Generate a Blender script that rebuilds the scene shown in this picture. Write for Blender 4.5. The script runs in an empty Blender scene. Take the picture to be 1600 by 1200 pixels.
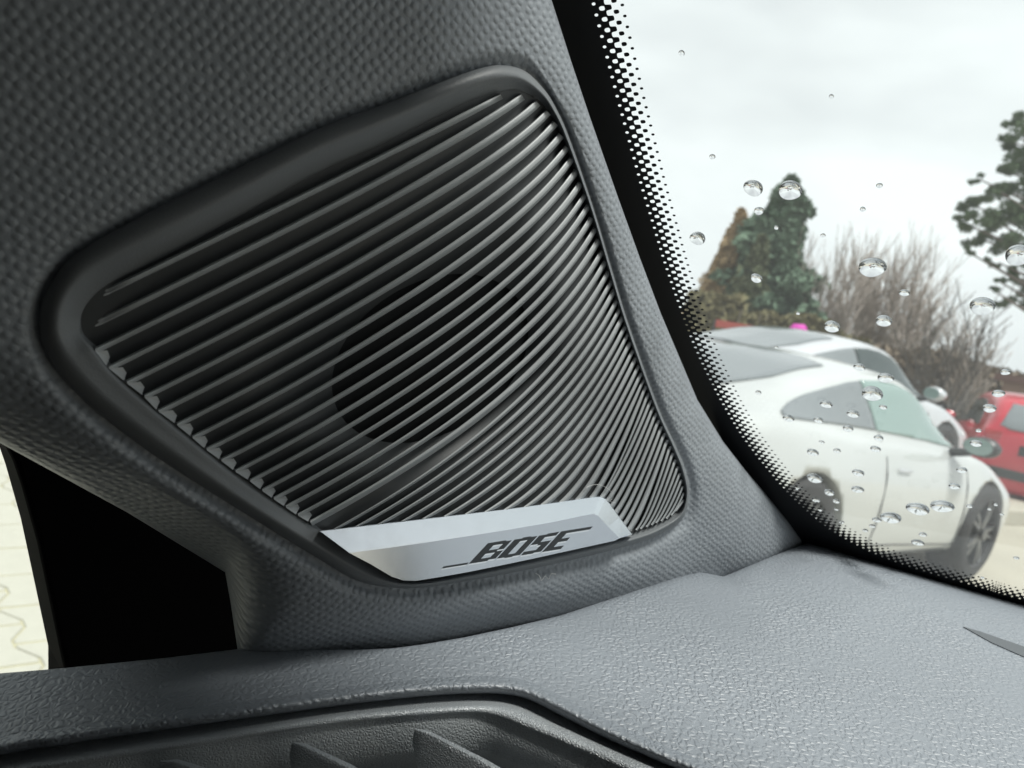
import bpy, bmesh, math, random
import numpy as np
from mathutils import Vector
from mathutils.bvhtree import BVHTree

SC = bpy.context.scene
COL = SC.collection
# ------------------------------------------------------------------ camera
F, EYE = 1200.0, 1.17                       # focal length in pixels of the 1600 px photograph, eye height
pitch, roll = math.radians(5.2), math.radians(12)
CAM = np.array([0, 0, EYE])
fw = np.array([0, math.cos(pitch), -math.sin(pitch)])
r0 = np.array([1.0, 0, 0]); u0 = np.array([0, math.sin(pitch), math.cos(pitch)])
rt = r0 * math.cos(roll) + u0 * math.sin(roll)
up = -r0 * math.sin(roll) + u0 * math.cos(roll)
cd = bpy.data.cameras.new("camera"); cam = bpy.data.objects.new("camera", cd); COL.objects.link(cam)
from mathutils import Matrix
cam.matrix_world = Matrix(((rt[0], up[0], -fw[0], 0), (rt[1], up[1], -fw[1], 0), (rt[2], up[2], -fw[2], EYE), (0, 0, 0, 1)))
cd.sensor_width = 36; cd.lens = 36 * F / 1600; cd.clip_start = 0.01; cd.clip_end = 900
cd.dof.use_dof = True; cd.dof.focus_distance = 0.262; cd.dof.aperture_fstop = cd.lens / 1.45
SC.camera = cam
# ------------------------------------------------------------------ sky, sun, exposure
SUN = Vector((0.32, -0.24, 0.90)).normalized()
W = bpy.data.worlds.new("World"); SC.world = W; W.use_nodes = True
nt = W.node_tree; nt.nodes.clear()
sky = nt.nodes.new("ShaderNodeTexSky"); sky.sky_type = 'NISHITA'; sky.sun_disc = False
sky.sun_elevation = math.asin(SUN.z); sky.sun_rotation = math.atan2(SUN.x, SUN.y)
hs = nt.nodes.new("ShaderNodeHueSaturation"); hs.inputs['Saturation'].default_value = 0.12
nt.links.new(sky.outputs[0], hs.inputs['Color'])
tc = nt.nodes.new("ShaderNodeTexCoord"); mp = nt.nodes.new("ShaderNodeMapping"); mp.inputs['Scale'].default_value = (1, 1, 2.6)
nz = nt.nodes.new("ShaderNodeTexNoise"); nz.inputs['Scale'].default_value = 1.7; nz.inputs['Detail'].default_value = 4; nz.inputs['Roughness'].default_value = .5
cr = nt.nodes.new("ShaderNodeValToRGB")
cr.color_ramp.elements[0].position = .32; cr.color_ramp.elements[0].color = (5.4, 5.75, 5.95, 1)
cr.color_ramp.elements[1].position = .66; cr.color_ramp.elements[1].color = (9.2, 9.7, 9.7, 1)
mx = nt.nodes.new("ShaderNodeMixRGB"); mx.inputs[0].default_value = .88
bg = nt.nodes.new("ShaderNodeBackground"); bg.inputs['Strength'].default_value = 0.121
out = nt.nodes.new("ShaderNodeOutputWorld")
nt.links.new(tc.outputs['Generated'], mp.inputs['Vector']); nt.links.new(mp.outputs[0], nz.inputs['Vector'])
nt.links.new(nz.outputs['Fac'], cr.inputs[0]); nt.links.new(hs.outputs[0], mx.inputs[1]); nt.links.new(cr.outputs[0], mx.inputs[2])
nt.links.new(mx.outputs[0], bg.inputs['Color']); nt.links.new(bg.outputs[0], out.inputs[0])
sd = bpy.data.lights.new("sun", 'SUN'); sd.energy = 5.0; sd.angle = math.radians(14); sd.color = (1, .97, .92)
so = bpy.data.objects.new("sun", sd); COL.objects.link(so); so.rotation_euler = SUN.to_track_quat('Z', 'Y').to_euler()
SC.view_settings.view_transform = 'Standard'; SC.view_settings.look = 'None'
SC.view_settings.exposure = 0.0; SC.view_settings.gamma = 1
SC.cycles.max_bounces = 10; SC.cycles.transparent_max_bounces = 16; SC.cycles.transmission_bounces = 8
SC.cycles.use_denoising = True; SC.cycles.sample_clamp_indirect = 6

# ------------------------------------------------------------------ helpers
def ray(x, y):
    return fw + (x - 800) / F * rt - (y - 600) / F * up
class Plane:                                 # n.p = d in camera-relative metres, n towards the cabin
    def __init__(s, n, d): s.n, s.d = n, d
    def at(s, x, y, h=0.0):                  # where the sight line of a photo pixel meets the plane lifted by h
        q = ray(x, y); return q * ((s.d + h) / (q @ s.n)) + CAM
    def basis(s):
        a = np.cross([0, 0, 1], s.n); a /= np.linalg.norm(a); return a, np.cross(s.n, a)
def plane3(a, b, c, side):
    n = np.cross(b - a, c - a); n /= np.linalg.norm(n)
    if n @ side < 0: n = -n
    return Plane(n, n @ a)
P3 = lambda x, y, d: ray(x, y) * d
PANEL = plane3(P3(1260, 850, .365), P3(80, 500, .175), P3(870, 0, .207), np.array([.5, -.8, 0]))
DASH = plane3(P3(1265, 850, .421), PANEL.at(600, 1015) - CAM, P3(1600, 945, .385), np.array([0, 0, 1.]))
G0, G1 = P3(1268, 850, .424), P3(1600, 945, .388)
_b = (G1 - G0) / np.linalg.norm(G1 - G0); _f = np.cross([0, 0, 1], _b)
_w = -_f * math.cos(math.radians(41)) + np.array([0, 0, 1]) * math.sin(math.radians(41))
_n = np.cross(_b, _w); _n /= np.linalg.norm(_n)
GLASS = Plane(_n, _n @ G0)                   # n towards the cabin (down and back)
FWD, RGT = np.array([.707, .707, 0]), np.array([.707, -.707, 0])   # heading of the car we sit in
SIDE = Plane(RGT, -.30)

def tag(o, label=None, cat=None, group=None, kind=None):
    if label: o['label'] = label
    if cat: o['category'] = cat
    if group: o['group'] = group
    if kind: o['kind'] = kind
    return o
def empty(name, loc=(0, 0, 0), rz=0):
    o = bpy.data.objects.new(name, None); o.location = loc; o.rotation_euler = (0, 0, rz); o.empty_display_size = .02
    COL.objects.link(o); return o
def mk(name, verts, faces, mat, parent=None, smooth=True, uv=None, world=True, mats=None, mi=None):
    """one mesh object; verts in world metres (world=True) or in the parent's own frame"""
    v = np.array([tuple(p) for p in verts], float)
    o = None
    if parent is not None and world:
        v = v - np.array(parent_loc(parent))
    loc = (0, 0, 0)
    if parent is None and world:
        loc = tuple(v.mean(0)); v = v - np.array(loc)
    me = bpy.data.meshes.new(name); me.from_pydata([tuple(p) for p in v], [], [tuple(f) for f in faces])
    if uv is not None:
        l = me.uv_layers.new(name="UVMap")
        for lp in me.loops: l.data[lp.index].uv = uv[lp.vertex_index]
    for m in (mats or [mat]): me.materials.append(m)
    if mi is not None:
        for p, k in zip(me.polygons, mi): p.material_index = k
    if smooth: me.polygons.foreach_set('use_smooth', [True] * len(me.polygons))
    me.update()
    o = bpy.data.objects.new(name, me); o.location = loc; COL.objects.link(o)
    if parent is not None: o.parent = parent
    return o
def parent_loc(p):
    l = Vector((0, 0, 0))
    while p is not None: l += p.location; p = p.parent
    return l
def fixn(o):
    bm = bmesh.new(); bm.from_mesh(o.data); bmesh.ops.recalc_face_normals(bm, faces=bm.faces); bm.to_mesh(o.data); bm.free(); return o
def bevel(o, w, seg=2, ang=35):
    m = o.modifiers.new("bevel", 'BEVEL'); m.width = w; m.segments = seg; m.limit_method = 'ANGLE'; m.angle_limit = math.radians(ang); return o
def cr_spline(P, n, closed=False):
    P = np.array(P, float); m = len(P); out = []
    for k in range(n):
        t = k / n * m if closed else k / (n - 1) * (m - 1) * (1 - 1e-9)
        i = int(t); u = t - i
        g = (lambda j: P[j % m]) if closed else (lambda j: P[min(max(j, 0), m - 1)])
        a, b, c, d = g(i - 1), g(i), g(i + 1), g(i + 2)
        out.append(.5 * (2 * b + (c - a) * u + (2 * a - 5 * b + 4 * c - d) * u * u + (3 * b - a - 3 * c + d) * u ** 3))
    return np.array(out)
def loft(rows, closed=True):
    n = len(rows[0]); v = [p for r in rows for p in r]; f = []
    for i in range(len(rows) - 1):
        for j in range(n if closed else n - 1):
            k = (j + 1) % n; f.append((i * n + j, i * n + k, (i + 1) * n + k, (i + 1) * n + j))
    return v, f
def prism(poly, off):
    """closed prism: polygon (3-D points) and the vector to its other side"""
    n = len(poly); off = np.array(off); v = [np.array(p) for p in poly] + [np.array(p) + off for p in poly]
    f = [tuple(range(n)), tuple(range(2 * n - 1, n - 1, -1))] + [(i, n + i, n + (i + 1) % n, (i + 1) % n) for i in range(n)]
    return v, f
def join(*vf):
    V, Fc = [], []
    for v, f in vf:
        k = len(V); V += list(v); Fc += [tuple(i + k for i in q) for q in f]
    return V, Fc
def box(c, s):
    x, y, z = c; a, b, d = s[0] / 2, s[1] / 2, s[2] / 2
    v = [(x + i * a, y + j * b, z + k * d) for i in (-1, 1) for j in (-1, 1) for k in (-1, 1)]
    return v, [(0, 1, 3, 2), (4, 6, 7, 5), (0, 4, 5, 1), (2, 3, 7, 6), (0, 2, 6, 4), (1, 5, 7, 3)]
def tube(pts, rads, seg=6):
    pts = [Vector(p) for p in pts]; rows = []
    for i, p in enumerate(pts):
        d = (pts[min(i + 1, len(pts) - 1)] - pts[max(i - 1, 0)]).normalized()
        a = d.orthogonal().normalized(); b = d.cross(a)
        rows.append([p + (a * math.cos(2 * math.pi * k / seg) + b * math.sin(2 * math.pi * k / seg)) * rads[i] for k in range(seg)])
    v, f = loft(rows); m = len(v)
    f.append(tuple(range(seg - 1, -1, -1))); f.append(tuple(range(m - seg, m))); return v, f

# ------------------------------------------------------------------ materials
def mat(name, base, rough=.5, metal=0, spec=.5, var=0., vscale=30, bump=None, alpha=None, coat=0, rvar=0, sheen=0, ior=1.5):
    m = bpy.data.materials.new(name); m.use_nodes = True; N = m.node_tree.nodes; L = m.node_tree.links
    p = N['Principled BSDF']; p.inputs['Base Color'].default_value = (*base, 1); p.inputs['Roughness'].default_value = rough
    p.inputs['Metallic'].default_value = metal; p.inputs['IOR'].default_value = ior; p.inputs['Specular IOR Level'].default_value = spec
    p.inputs['Coat Weight'].default_value = coat; p.inputs['Sheen Weight'].default_value = sheen
    co = N.new("ShaderNodeTexCoord")
    if var or rvar:
        n = N.new("ShaderNodeTexNoise"); n.inputs['Scale'].default_value = vscale; n.inputs['Detail'].default_value = 5
        L.new(co.outputs['Object'], n.inputs['Vector'])
        if var:
            q = N.new("ShaderNodeMixRGB"); q.inputs[1].default_value = (*[b * (1 - var) for b in base], 1); q.inputs[2].default_value = (*[min(1, b * (1 + var)) for b in base], 1)
            L.new(n.outputs['Fac'], q.inputs[0]); L.new(q.outputs[0], p.inputs['Base Color'])
        if rvar:
            q = N.new("ShaderNodeMapRange"); q.inputs['To Min'].default_value = rough - rvar; q.inputs['To Max'].default_value = rough + rvar
            L.new(n.outputs['Fac'], q.inputs[0]); L.new(q.outputs[0], p.inputs['Roughness'])
    if bump:
        kind, sc, dist, st = bump
        b = N.new("ShaderNodeBump"); b.inputs['Distance'].default_value = dist; b.inputs['Strength'].default_value = st
        if kind == 'noise':
            n = N.new("ShaderNodeTexNoise"); n.inputs['Scale'].default_value = sc; n.inputs['Detail'].default_value = 4
            L.new(co.outputs['Object'], n.inputs['Vector']); h = n.outputs['Fac']
        elif kind == 'leather':
            w = N.new("ShaderNodeTexNoise"); w.inputs['Scale'].default_value = sc * .8
            a = N.new("ShaderNodeMixRGB"); a.blend_type = 'ADD'; a.inputs[0].default_value = .9 / sc
            L.new(co.outputs['Object'], w.inputs['Vector']); L.new(co.outputs['Object'], a.inputs[1]); L.new(w.outputs['Color'], a.inputs[2])
            n = N.new("ShaderNodeTexVoronoi"); n.feature = 'DISTANCE_TO_EDGE'; n.inputs['Scale'].default_value = sc; n.inputs['Randomness'].default_value = .9
            L.new(a.outputs[0], n.inputs['Vector'])
            r = N.new("ShaderNodeMapRange"); r.interpolation_type = 'SMOOTHERSTEP'; r.inputs['From Max'].default_value = .32
            L.new(n.outputs['Distance'], r.inputs[0])
            g = N.new("ShaderNodeTexNoise"); g.inputs['Scale'].default_value = 22; g.inputs['Detail'].default_value = 3; L.new(co.outputs['Object'], g.inputs['Vector'])
            gm = N.new("ShaderNodeMapRange"); gm.inputs['From Min'].default_value = .35; gm.inputs['From Max'].default_value = .65; gm.inputs['To Min'].default_value = .35; gm.inputs['To Max'].default_value = 1.15; L.new(g.outputs['Fac'], gm.inputs[0])
            ml = N.new("ShaderNodeMath"); ml.operation = 'MULTIPLY'; L.new(r.outputs[0], ml.inputs[0]); L.new(gm.outputs[0], ml.inputs[1]); h = ml.outputs[0]
        elif kind == 'knit':
            mpn = N.new("ShaderNodeMapping"); mpn.inputs['Scale'].default_value = (sc, sc * 1.12, 1); mpn.inputs['Rotation'].default_value = (0, 0, .5)
            n = N.new("ShaderNodeTexVoronoi"); n.voronoi_dimensions = '2D'; n.inputs['Scale'].default_value = 1; n.inputs['Randomness'].default_value = .38
            L.new(co.outputs['UV'], mpn.inputs[0]); L.new(mpn.outputs[0], n.inputs['Vector'])
            r = N.new("ShaderNodeMapRange"); r.interpolation_type = 'SMOOTHSTEP'; r.inputs['From Min'].default_value = .52; r.inputs['From Max'].default_value = .08
            L.new(n.outputs['Distance'], r.inputs[0])
            f2 = N.new("ShaderNodeTexNoise"); f2.inputs['Scale'].default_value = 2600; L.new(co.outputs['UV'], f2.inputs['Vector'])
            ad = N.new("ShaderNodeMath"); ad.operation = 'MULTIPLY_ADD'; ad.inputs[1].default_value = .35
            L.new(f2.outputs['Fac'], ad.inputs[0]); L.new(r.outputs[0], ad.inputs[2]); h = ad.outputs[0]
        L.new(h, b.inputs['Height']); L.new(b.outputs[0], p.inputs['Normal'])
    return m
M = {}
M['knit'] = mat('knit_fabric', (.23, .25, .272), .45, ior=1.6, spec=.45, var=.12, vscale=60, bump=('knit', 370, .0006, .45))
M['lip'] = mat('lip_plastic', (.15, .16, .168), .45, spec=.4, ior=1.5, var=.06, vscale=40, bump=('noise', 1500, .0002, .35))
M['rib'] = mat('rib_plastic', (.36, .378, .386), .4, ior=1.5, spec=.5, var=.1, vscale=50, bump=('noise', 2500, .0001, .25))
M['floor'] = mat('grille_floor_plastic', (.066, .07, .073), .5, bump=('noise', 2500, .0001, .3))
M['hole'] = mat('speaker_cloth_black', (.035, .036, .037), .9)
M['alu'] = mat('satin_aluminium', (.66, .70, .75), .24, metal=.95, rvar=.05, vscale=200, bump=('noise', 4000, .00003, .25))
M['ink'] = mat('dark_letter_inlay', (.02, .024, .028), .5)
M['dash'] = mat('dash_soft_plastic', (.185, .206, .233), .52, spec=.8, ior=1.75, var=.04, vscale=20, bump=('leather', 400, .0005, .6))
M['bezel'] = mat('vent_plastic', (.32, .342, .36), .4, spec=.8, ior=1.8, var=.1, vscale=80, bump=('leather', 1100, .0003, .7))
M['cavity'] = mat('vent_cavity_plastic', (.34, .36, .372), .5, spec=.5, bump=('leather', 1000, .0003, .8))
M['black'] = mat('black_door_plastic', (.003, .003, .004), .9, spec=.05)
M['liner'] = mat('headliner_cloth', (.16, .165, .17), .9, bump=('noise', 900, .0004, .5))
M['cabin'] = mat('cabin_dark_trim', (.03, .03, .032), .7)
M['seam'] = mat('seam_shadow_gap', (.02, .02, .022), .8)
M['lint'] = mat('grey_lint', (.6, .6, .6), .8)

# ------------------------------------------------------------------ A-pillar trim with the speaker recess
PAIR = [((62, 510), (124, 514), (-300, 520)), ((68, 468), (128, 485), (-300, 350)), ((88, 430), (148, 458), (-300, 150)), ((125, 392), (180, 436), (-300, -150)),
 ((240, 328), (250, 403), (-100, -300)), ((370, 264), (375, 335), (150, -300)), ((500, 200), (500, 266), (350, -300)), ((600, 163), (600, 222), (500, -300)),
 ((700, 124), (700, 172), (620, -300)), ((750, 107), (750, 150), (700, -300)), ((784, 102), (785, 141), (765, -300)), ((820, 111), (812, 140), (842, -60)),
 ((850, 139), (841, 154), (866, 15)), ((869, 169), (859, 175), (892, 96)), ((889, 214), (879, 214), (921, 182)), ((926, 321), (918, 321), (964, 305)),
 ((956, 421), (948, 421), (1000, 405)), ((982, 506), (974, 506), (1032, 490)), ((1028, 635), (1020, 635), (1089, 625)), ((1056, 697), (1047, 697), (1129, 690)),
 ((1071, 735), (1062, 735), (1164, 735)), ((1077, 772), (1069, 770), (1260, 849)), ((1068, 808), (1060, 798), (1190, 879)), ((1040, 830), (1030, 818), (1131, 903)),
 ((990, 850), (988, 834), (1000, 924)), ((875, 879), (870, 862), (875, 966)), ((762, 902), (758, 887), (725, 999)), ((669, 917), (660, 906), (640, 1017)),
 ((612, 918), (612, 901), (560, 1022)), ((556, 906), (565, 872), (470, 1024)), ((500, 874), (495, 829), (376, 1017)), ((375, 797), (375, 752), (352, 893)),
 ((244, 713), (240, 644), (200, 800)), ((150, 642), (176, 587), (100, 745)), ((95, 588), (145, 548), (0, 690)), ((70, 545), (130, 530), (-160, 605))]
NS = 288
OUTER = cr_spline([p[0] for p in PAIR], NS, True); INNER = cr_spline([p[1] for p in PAIR], NS, True)
BND = []                                                       # outer border of the trim: straight between its corners; its foot dips below the dashboard edge
for k in range(NS):
    t = k / NS * len(PAIR); i = int(t); BND.append(np.array(PAIR[i][2]) * (1 - t + i) + np.array(PAIR[(i + 1) % len(PAIR)][2]) * (t - i))
BND = np.array(BND)
BND[:, 1] += 14 * np.clip(np.minimum((np.arange(NS) / NS * len(PAIR) - 23.0) / .6, (30.6 - np.arange(NS) / NS * len(PAIR)) / .5), 0, 1)
EDGE = np.array([(760, -300), (790, -200), (843, -60), (866, 15), (892, 96), (921, 182), (964, 305), (1000, 405), (1032, 490), (1089, 625), (1129, 690), (1164, 735), (1260, 849), (1330, 940)], float)
PCEN = PANEL.at(430, 500); PTAN = rt - (rt @ PANEL.n) * PANEL.n; PTAN /= np.linalg.norm(PTAN); BOW_R = .55
def roll_off(x, y):                                  # the trim turns away towards the glass: metres below the panel plane
    a = float((PANEL.at(x, y) - PCEN) @ PTAN); a = min(a, .16)
    bow = -(a - .0) ** 2 / (2 * (BOW_R if a > 0 else 1.0))
    return bow if y > 1000 else bow - .010 * max(0., 1 - (np.interp(y, EDGE[:, 1], EDGE[:, 0]) - x) / (np.interp(y, [0, 300, 600, 850], [230, 190, 150, 150]))) ** 2
Pa = lambda q, h=0.0: PANEL.at(q[0], q[1], h + roll_off(q[0], q[1]))
ea, eb = PANEL.basis()
trim = tag(empty('pillar_trim', Pa((600, 1000))), 'dark grey grained pillar trim around the speaker grille, beside the windscreen', 'car trim')
IDX = np.arange(NS) / NS * len(PAIR)
right_side = np.clip(np.minimum((IDX - 9.5) / 2, (22.2 - IDX) / 1.2), 0, 1)        # border facing the windscreen rolls away
LOWER = .013 * np.clip(np.minimum((IDX - 23.2) / 2.5, (36.2 - IDX) / 2), 0, 1) + .030 * np.exp(-((IDX - 31.2) / .9) ** 2)
rows, uvs = [], []
L_ = np.linalg.norm(BND - OUTER, axis=1); dirv = (BND - OUTER) / L_[:, None]
LS = np.array([min(L_[(k + j) % NS] for j in range(-16, 17)) for k in range(NS)]); LS = np.convolve(np.r_[LS[-12:], LS, LS[:12]], np.ones(25) / 25, 'valid')
for px, fr, h in ((0, 0, -.0032), (6, 0, -.0030), (13, 0, -.0016), (22, 0, -.0003), (32, 0, 0), (0, .3, .0005), (0, .5, .0008), (0, .7, .0006), (0, .84, 0), (0, .92, -.0006), (0, .97, -.0016), (0, 1, -.0035), (0, 1.012, -.008), (0, 1.014, -.016)):
    g32 = np.minimum(30, LS * .34)
    if fr == 0: d = g32 * px / 32
    else: d = g32 + (L_ - g32) * (fr - .16) / .84
    hh = np.full(NS, h)
    if 0: hh = np.where(right_side > 0, h * (1.2 - .2 * right_side) - .004 * right_side * max(0, (fr - .55)) ** 2 * 4 * (fr <= 1), h)
    hh = hh - LOWER * max(0., (fr - .16) / .84) ** 1.3
    row = [Pa(OUTER[k] + dirv[k] * d[k], hh[k]) for k in range(NS)]
    rows.append(row); uvs += [(float((p - CAM) @ ea), float((p - CAM) @ eb)) for p in row]
v, f = loft(rows)
mk('trim_skin', v, f, M['knit'], trim, uv=uvs)

# ------------------------------------------------------------------ speaker grille
gr = tag(empty('speaker_grille', Pa((600, 600), -.003)), 'ribbed dark speaker grille with a silver lettered badge, set into the pillar trim', 'speaker grille')
cen = np.array([620, 520.])
inw = cen - INNER; inw /= np.linalg.norm(inw, axis=1)[:, None]
deep = np.where((IDX > 30.2) & (IDX < 35.3), 1.0, 0.0); deep = np.convolve(np.r_[deep[-9:], deep, deep[:9]], np.ones(19) / 19, 'valid')
topw = np.clip(1 - np.abs(IDX - 6) / 6, 0, 1)
rows = []
for fr, h in ((-.02, -.0045), (0, -.0018), (.05, -.0005), (.14, .0005), (.26, .0013), (.36, .0017), (.44, .0018), (.52, .0015), (.66, .0004), (.82, -.0008), (.94, -.0015), (1.0, -.0018)):
    rows.append([Pa(OUTER[k] * (1 - fr) + INNER[k] * fr, h + .0022 * deep[k] * max(0, min(1, (fr - .5) / .45))) for k in range(NS)])
rows.append([Pa(INNER[k] + inw[k] * (1 + 1.5 * deep[k]), -.0020 + .0020 * deep[k]) for k in range(NS)])
rows.append([Pa(INNER[k] + inw[k] * (3 + 13 * deep[k]), -.0034) for k in range(NS)])
rows.append([Pa(INNER[k] + inw[k] * (3 + 13.2 * deep[k]), -.0042) for k in range(NS)])
v, f = loft(rows); mk('lip', v, f, M['lip'], gr)
# recessed floor with the perforated field in its middle
ell = np.array([(672 + 165 * math.cos(a) * .87 + 120 * math.sin(a) * .45, 560 - 165 * math.cos(a) * .5 + 120 * math.sin(a) * .86) for a in [2 * math.pi * k / NS for k in range(NS)]])
sh = int(np.argmin(np.linalg.norm(ell - INNER[0], axis=1)))
orient = np.roll(ell, -sh, 0)
rows = [[Pa(INNER[k] + inw[k] * (1 + 11 * deep[k]), -.0025) for k in range(NS)], [Pa(INNER[k] * .5 + orient[k] * .5, -.0024) for k in range(NS)], [Pa(orient[k], -.0024) for k in range(NS)], [Pa(orient[k], -.0040) for k in range(NS)]]
v, f = loft(rows); mk('grille_floor', v, f, M['floor'], gr)
mk('speaker_cloth', [Pa(orient[k] + (orient[k] - cen) * .05, -.0038) for k in range(NS)], [tuple(range(NS))], M['hole'], gr)

LP = [(152, 458), (135, 508), (148, 544), (169, 572), (197, 595), (225, 617), (247, 640), (276, 661), (300, 681), (322, 700), (345, 717), (367, 734), (390, 749), (409, 764), (427, 777), (446, 790), (465, 803), (484, 814)]
LP += [(x - 6, y + 10) for x, y in ((517, 822), (551, 818), (585, 815), (619, 812), (652, 808), (686, 804), (720, 800), (750, 797), (780, 794), (810, 791), (836, 788), (866, 784), (892, 781), (915, 778), (932, 777))]
LP += [(x - 12, y + 6) for x, y in ((944, 776), (950, 783), (957, 792), (964, 801), (971, 811), (978, 820), (985, 828))]
LP += [(993, 827), (1000, 825), (1009, 822), (1017, 819), (1024, 816), (1032, 813), (1040, 809), (1048, 804), (1055, 797)]
RP = [(782, 147), (814, 147), (837, 157), (853, 172), (864, 189), (873, 208), (883, 227), (890, 245), (897, 264), (904, 283), (911, 302), (916, 319), (921, 338), (927, 355), (932, 372), (938, 390), (943, 406), (948, 422), (953, 437), (957, 451), (962, 466), (967, 479), (970, 493), (975, 507), (979, 520), (982, 533), (987, 545), (991, 557), (996, 569), (1000, 581), (1004, 592), (1007, 602), (1011, 613), (1015, 624), (1019, 634), (1023, 644), (1027, 655)]
for k in range(12):
    y = 655 + (k + 1) * 10.4; RP.append((float(np.interp(y, [655, 697, 735, 765, 785], [1027, 1045, 1060, 1067, 1067])), y))
NR = len(LP); TS = 34
def bez(n):
    n1 = n + 1; A, B = np.array(LP[n], float), np.array(RP[n], float)
    sl = np.interp(n1, [1, 13, 25, 33, 36, 41, 49], [-.48, -.52, -.56, -.64, -.78, -1.0, -1.25]); sr = np.interp(n1, [1, 2, 3, 5, 11, 20, 30, 40, 49], [-.51, -.72, -.95, -1.2, -1.6, -1.9, -2.1, -2.3, -2.6])
    x = (B[1] - A[1] + sl * A[0] - sr * B[0]) / (sl - sr); x = min(max(x, A[0] + .3 * (B[0] - A[0])), A[0] + .95 * (B[0] - A[0])); y = A[1] + sl * (x - A[0])
    C = np.array([x, y]); t = np.linspace(0, 1, TS)[:, None]
    return (1 - t) ** 2 * A + 2 * t * (1 - t) * C + t * t * B
CUR = [bez(n) for n in range(NR)]
for n in range(NR):
    c = CUR[n]; tg = np.gradient(c, axis=0); tg /= np.linalg.norm(tg, axis=1)[:, None]; pr = np.stack([-tg[:, 1], tg[:, 0]], 1)
    o = CUR[n + 1] if n + 1 < NR else 2 * c - CUR[n - 1]
    rows = []
    for k in range(TS):
        # distance to the neighbouring rib, measured square to this one
        dd = o - c[k]; al = dd @ tg[k]; j = int(np.argmin(np.abs(al))); pit = abs(dd[j] @ pr[k]) if abs(al[j]) < 25 else abs(dd[np.argmin(np.linalg.norm(dd, axis=1))] @ pr[k])
        pit = float(np.clip(pit, 5, 46))
        w = float(np.interp(c[k][0], [250, 600, 760, 880, 1000], [.0, .03, .14, .32, .40])); e = 0 if k < TS - 1 else 1; e = max(e, 2.4 * max(0, 1 - k / 5)) if n < 2 else e
        fe = float(np.interp(c[k][0], [250, 600, 800, 950], [.20, .25, .40, .62]))
        pm = np.linalg.norm(Pa(c[k] + pr[k] * pit) - Pa(c[k])); dr = -min(.0021, .42 * pm, 1.1 * (fe - w - .1) * pm + .0004) ; top = .0002 - e * .0008
        gk = 1.0 if n > 1 else min(1.0, .3 + k / 2.5)
        q = lambda a, h: Pa(c[k] + pr[k] * pit * a, -.0036 + (h + .0036) * gk)
        rows.append([q(-.03, -.0036), q(-.025, top - .0012), q(-.012, top - .0007), q(.015, top - .0003), q(.05, top - .00005), q(w + .07, top), q(w + .09, top - .0001), q(w + .115, top - .0002 + (dr - top) * .06), q(fe, dr + .00008), q(fe + .03, dr - .0002), q(fe + .05, dr - .0006), q(fe + .06, -.0036)])
    v, f = loft(rows, False); m = len(rows[0]); N_ = len(v)
    f += [tuple(range(m)), tuple(range(N_ - 1, N_ - m - 1, -1))]
    mk('rib', v, f, M['rib'], gr)

for n in range(2, 17):  # pale wedges between the rib ends, added to make the lip wall look lit
    a_, b_ = np.array(LP[n], float), np.array(LP[n + 1], float); d_ = CUR[n][3] - CUR[n][0]; d_ /= np.linalg.norm(d_); e_ = np.array([.58, -.81])
    w_ = [a_ * .93 + b_ * .07 - e_ * 2, a_ * .08 + b_ * .92 - e_ * 2, a_ * .30 + b_ * .70 + d_ * 9 + e_ * 2, a_ * .62 + b_ * .38 + d_ * 12 + e_ * 2]
    hs = (-.0001, -.0001, -.0016, -.0014)
    vv = [Pa(q, h) for q, h in zip(w_, hs)] + [Pa(q, -.0040) for q in w_]
    mk('lit_wall_tooth', vv, [(0, 1, 2, 3), (0, 4, 5, 1), (1, 5, 6, 2), (2, 6, 7, 3), (3, 7, 4, 0)], M['rib'], gr, smooth=False)
# silver badge: flat, bridging the bowed grille
BP = plane3(Pa((520, 850)) - CAM, Pa((965, 835)) - CAM, Pa((640, 900)) - CAM, PANEL.n)
Ba = lambda q, h=0.0: BP.at(q[0], q[1], h + .0034)
def pl(pts, h): return [Ba(p, h) for p in pts]
BT = [(499, 829), (560, 822), (640, 813), (720, 803.5), (800, 794), (870, 784.5), (925, 776.5), (938, 775.5), (946, 779), (953, 787), (968, 808), (988, 835)]
FT = [(546, 864), (600, 857), (660, 848.5), (720, 839.5), (790, 828.5), (860, 816.5), (915, 805), (927, 803), (934, 806), (941, 813), (950, 823), (968, 841)]
BB = [(987, 837), (960, 845), (905, 857), (837, 872), (780, 884), (725, 895), (685, 902), (650, 907.5), (630, 907), (612, 901), (580, 882), (546, 864)]
badge = mk('badge', [(0, 0, 0)], [], M['alu'], gr, world=False)
nT = len(BT); hB, hF = .0008, .0026
rows = [[Ba(p, -.004) for p in BT], pl(BT, hB - .0006), pl([np.array(p) * .97 + np.array(q) * .03 for p, q in zip(BT, FT)], hB), pl([np.array(p) * .06 + np.array(q) * .94 for p, q in zip(BT, FT)], hF - .0001), pl(FT, hF)]
v1, f1 = loft(rows, False)
face = [Ba(p, hF) for p in FT] + [Ba(p, hF) for p in BB[1:-1]]
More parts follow.
